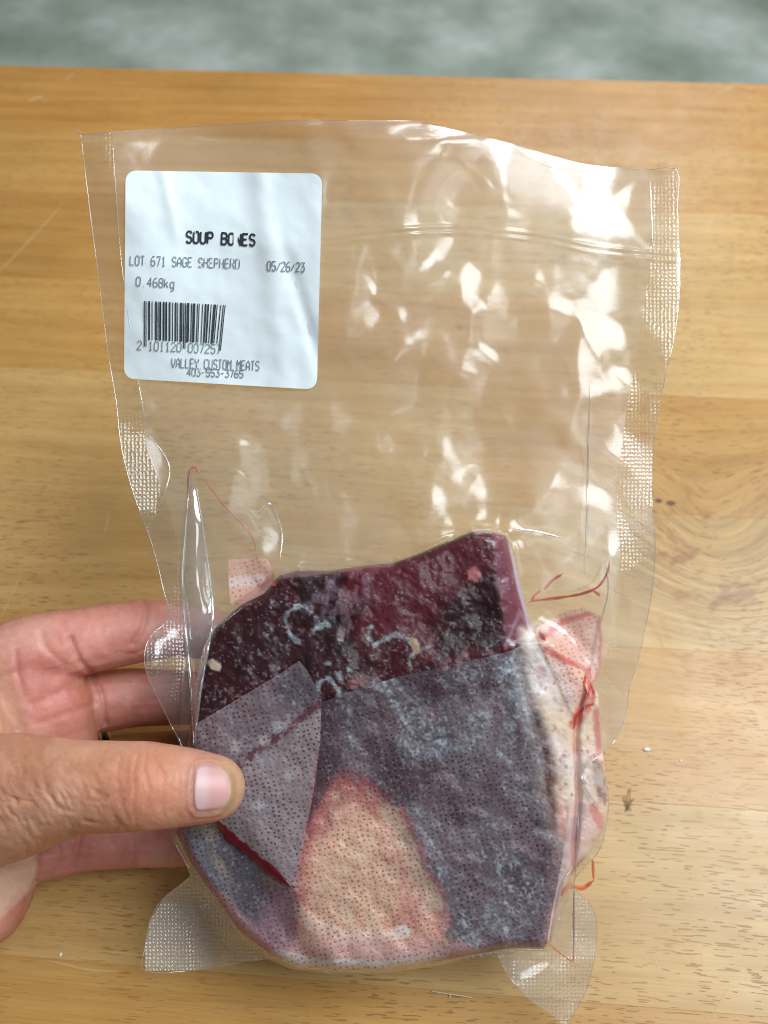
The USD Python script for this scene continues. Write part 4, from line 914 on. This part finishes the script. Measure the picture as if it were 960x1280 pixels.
heel = sm(sdf(PX, [(-40,1060),(46,1056),(46,1105),(-10,1160)]), -3, 4)
col = blend(col, heel * (1 - thumb_mask) * .9, (224, 186, 160))
band = sm(sdf(PX, [(136,900),(250,890),(250,935),(136,935)]), -2, 3) * sm(-wz, .022, .028)
col = blend(col, band * .8, (176, 122, 62))
col = col * (1 + .26 * (n2 - .5) + .14 * (n3 - .5))[:, None] * np.array([.90, .83, .80])
col = col * (1 - .08 * sm(-disp, .0001, .0004) * thumb_mask)[:, None]
hand = thing("hand", "left hand pinching the lower left of the bag between thumb and fingers", "hand", at(60, 960, -.01))
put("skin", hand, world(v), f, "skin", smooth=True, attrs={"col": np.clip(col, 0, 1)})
# thumb nail
fr_ = (wz > .012) & (PX[:, 0] > 215) & (PX[:, 0] < 330) & (nr[:, 2] > 0)
kd = cKDTree(PX[fr_]); hz = v[fr_][:, 2]
def thumb_top(P):
    d, i = kd.query(P, k=8); wgt = 1 / (d + .3) ** 2
    return (hz[i] * wgt).sum(1) / wgt.sum(1)
NAIL = spline(NAIL_C, 5, True)
P, f, edge = grid(NAIL, 1.0)
dn_ = np.maximum(sdf(P, NAIL), 0)
hN = np.polyfit
A = np.stack([np.ones(len(P)), P[:, 0], P[:, 1], P[:, 0] ** 2, P[:, 1] ** 2, P[:, 0] * P[:, 1]], 1)
cf = np.linalg.lstsq(A, thumb_top(P), rcond=None)[0]
w = A @ cf + .0001 + .00055 * sm(dn_, 0, 5) - .0006 * (1 - sm(dn_, 0, 2))
col = np.tile(lin((216, 152, 146)), (len(P), 1))
col = blend(col, sm(sdf(P, [(238,950),(262,950),(260,975),(262,1000),(256,1020),(236,1020)]), -6, 8) * .5, (224, 190, 186))
col = blend(col, sm(P[:, 0], 266, 278) * .4, (232, 152, 146)); col = blend(col, sm(5 - dn_, 0, 3) * sm(P[:, 0], 262, 280) * .8, (214, 196, 158))
V = np.vstack([at(P[:, 0], P[:, 1], w), at(P[:, 0], P[:, 1], w - .0006)])
put("thumbnail", hand, V, np.vstack([f, f[:, ::-1] + len(P)]), "nail", smooth=True, attrs={"col": np.vstack([col, col])})

# ring on the finger between the middle finger and the thumb
rp = thing("finger_ring", "dark ring with gold glints on the finger glimpsed between middle finger and thumb", "ring", at(132, 958, -.037))
ra, rb_ = local(100, 962, -.031), local(170, 950, -.038); ax = (rb_ - ra) / np.linalg.norm(rb_ - ra); rc0 = ra + (rb_ - ra) * .46
e1 = np.cross(ax, [0, 0, 1.0]); e1 /= np.linalg.norm(e1); e2 = np.cross(ax, e1)
th = np.linspace(0, 2 * math.pi, 48, endpoint=False)
for nm_, mt_, off, wid in (("band", "dark_metal", 0.0, .0013), ("gold_edge", "gold", -.0013, .0004), ("gold_edge", "gold", .0013, .0004)):
    sec = [(-wid, .0098), (-wid, .0112), (0, .0116), (wid, .0112), (wid, .0098)]
    v_ = np.array([rc0 + ax * (off + o) + r_ * (math.cos(t_) * e1 + math.sin(t_) * e2) for t_ in th for o, r_ in sec])
    f_ = []
    for i in range(48):
        for j in range(5):
            a0, a1, b0, b1 = i * 5 + j, i * 5 + (j + 1) % 5, (i + 1) % 48 * 5 + j, (i + 1) % 48 * 5 + (j + 1) % 5
            f_ += [(a0, b0, b1), (a0, b1, a1)]
    put(nm_, rp, world(v_), np.array(f_), mt_, smooth=True)

# ------------------------------------------------------------------ bits on the table
def lump(px, py, size, seed, name, label, material, cat, flat=.4, stretch=(1, 1)):
    s = trimesh.creation.icosphere(2, 1.0); q = np.array(s.vertices)
    q *= (0.7 + .7 * meshkit.fbm(q * 1.7 + seed, 3, seed))[:, None] * size
    q[:, 2] *= flat; q[:, 0] *= stretch[0]; q[:, 1] *= stretch[1]
    c = on_table(px, py); q[:, 2] -= q[:, 2].min()
    p = put(name, "/World", q + c, np.array(s.faces), material, smooth=True)
    tag(stage.GetPrimAtPath(p), label, cat)
lump(808, 937, .0008, 3, "crumb", "white crumb lying on the wood right of the meat", "crumb", "crumb", stretch=(1.5, .8))
lump(851, 951, .0004, 4, "crumb", "tiny pale crumb to the right of the larger white one", "crumb", "crumb")
lump(76, 1193, .0004, 6, "crumb", "small pale crumb on the wood below the hand", "crumb", "crumb", stretch=(1, 1.5))
vs = [tube(np.array([on_table(*a, .0008), on_table(*b, .0014), on_table(*c, .0007)]), .00016, 5) for a, b, c in (((788,985),(787,1000),(784,1012)), ((781,995),(785,1004),(789,1013)), ((792,998),(788,1006),(783,1014)))]
n = 0; F = []
for v_, f_ in vs: F.append(f_ + n); n += len(v_)
p = put("dry_stalk", "/World", np.vstack([x[0] for x in vs]), np.vstack(F), "dry_bit", smooth=True)
tag(stage.GetPrimAtPath(p), "tiny dry brown stalk lying on the wood at the right", "debris")
vs = [tube(np.array([on_table(*a, .0006), on_table(*b, .0009), on_table(*c, .0006)]), .00013, 5) for a, b, c in (((540,1239),(565,1243),(590,1247)), ((562,1241),(563,1244),(562,1247)))]
n = 0; F = []
for v_, f_ in vs: F.append(f_ + n); n += len(v_)
p = put("fibre", "/World", np.vstack([x[0] for x in vs]), np.vstack(F), "crumb", smooth=True)
tag(stage.GetPrimAtPath(p), "pale splinter on the wood below the meat", "debris")
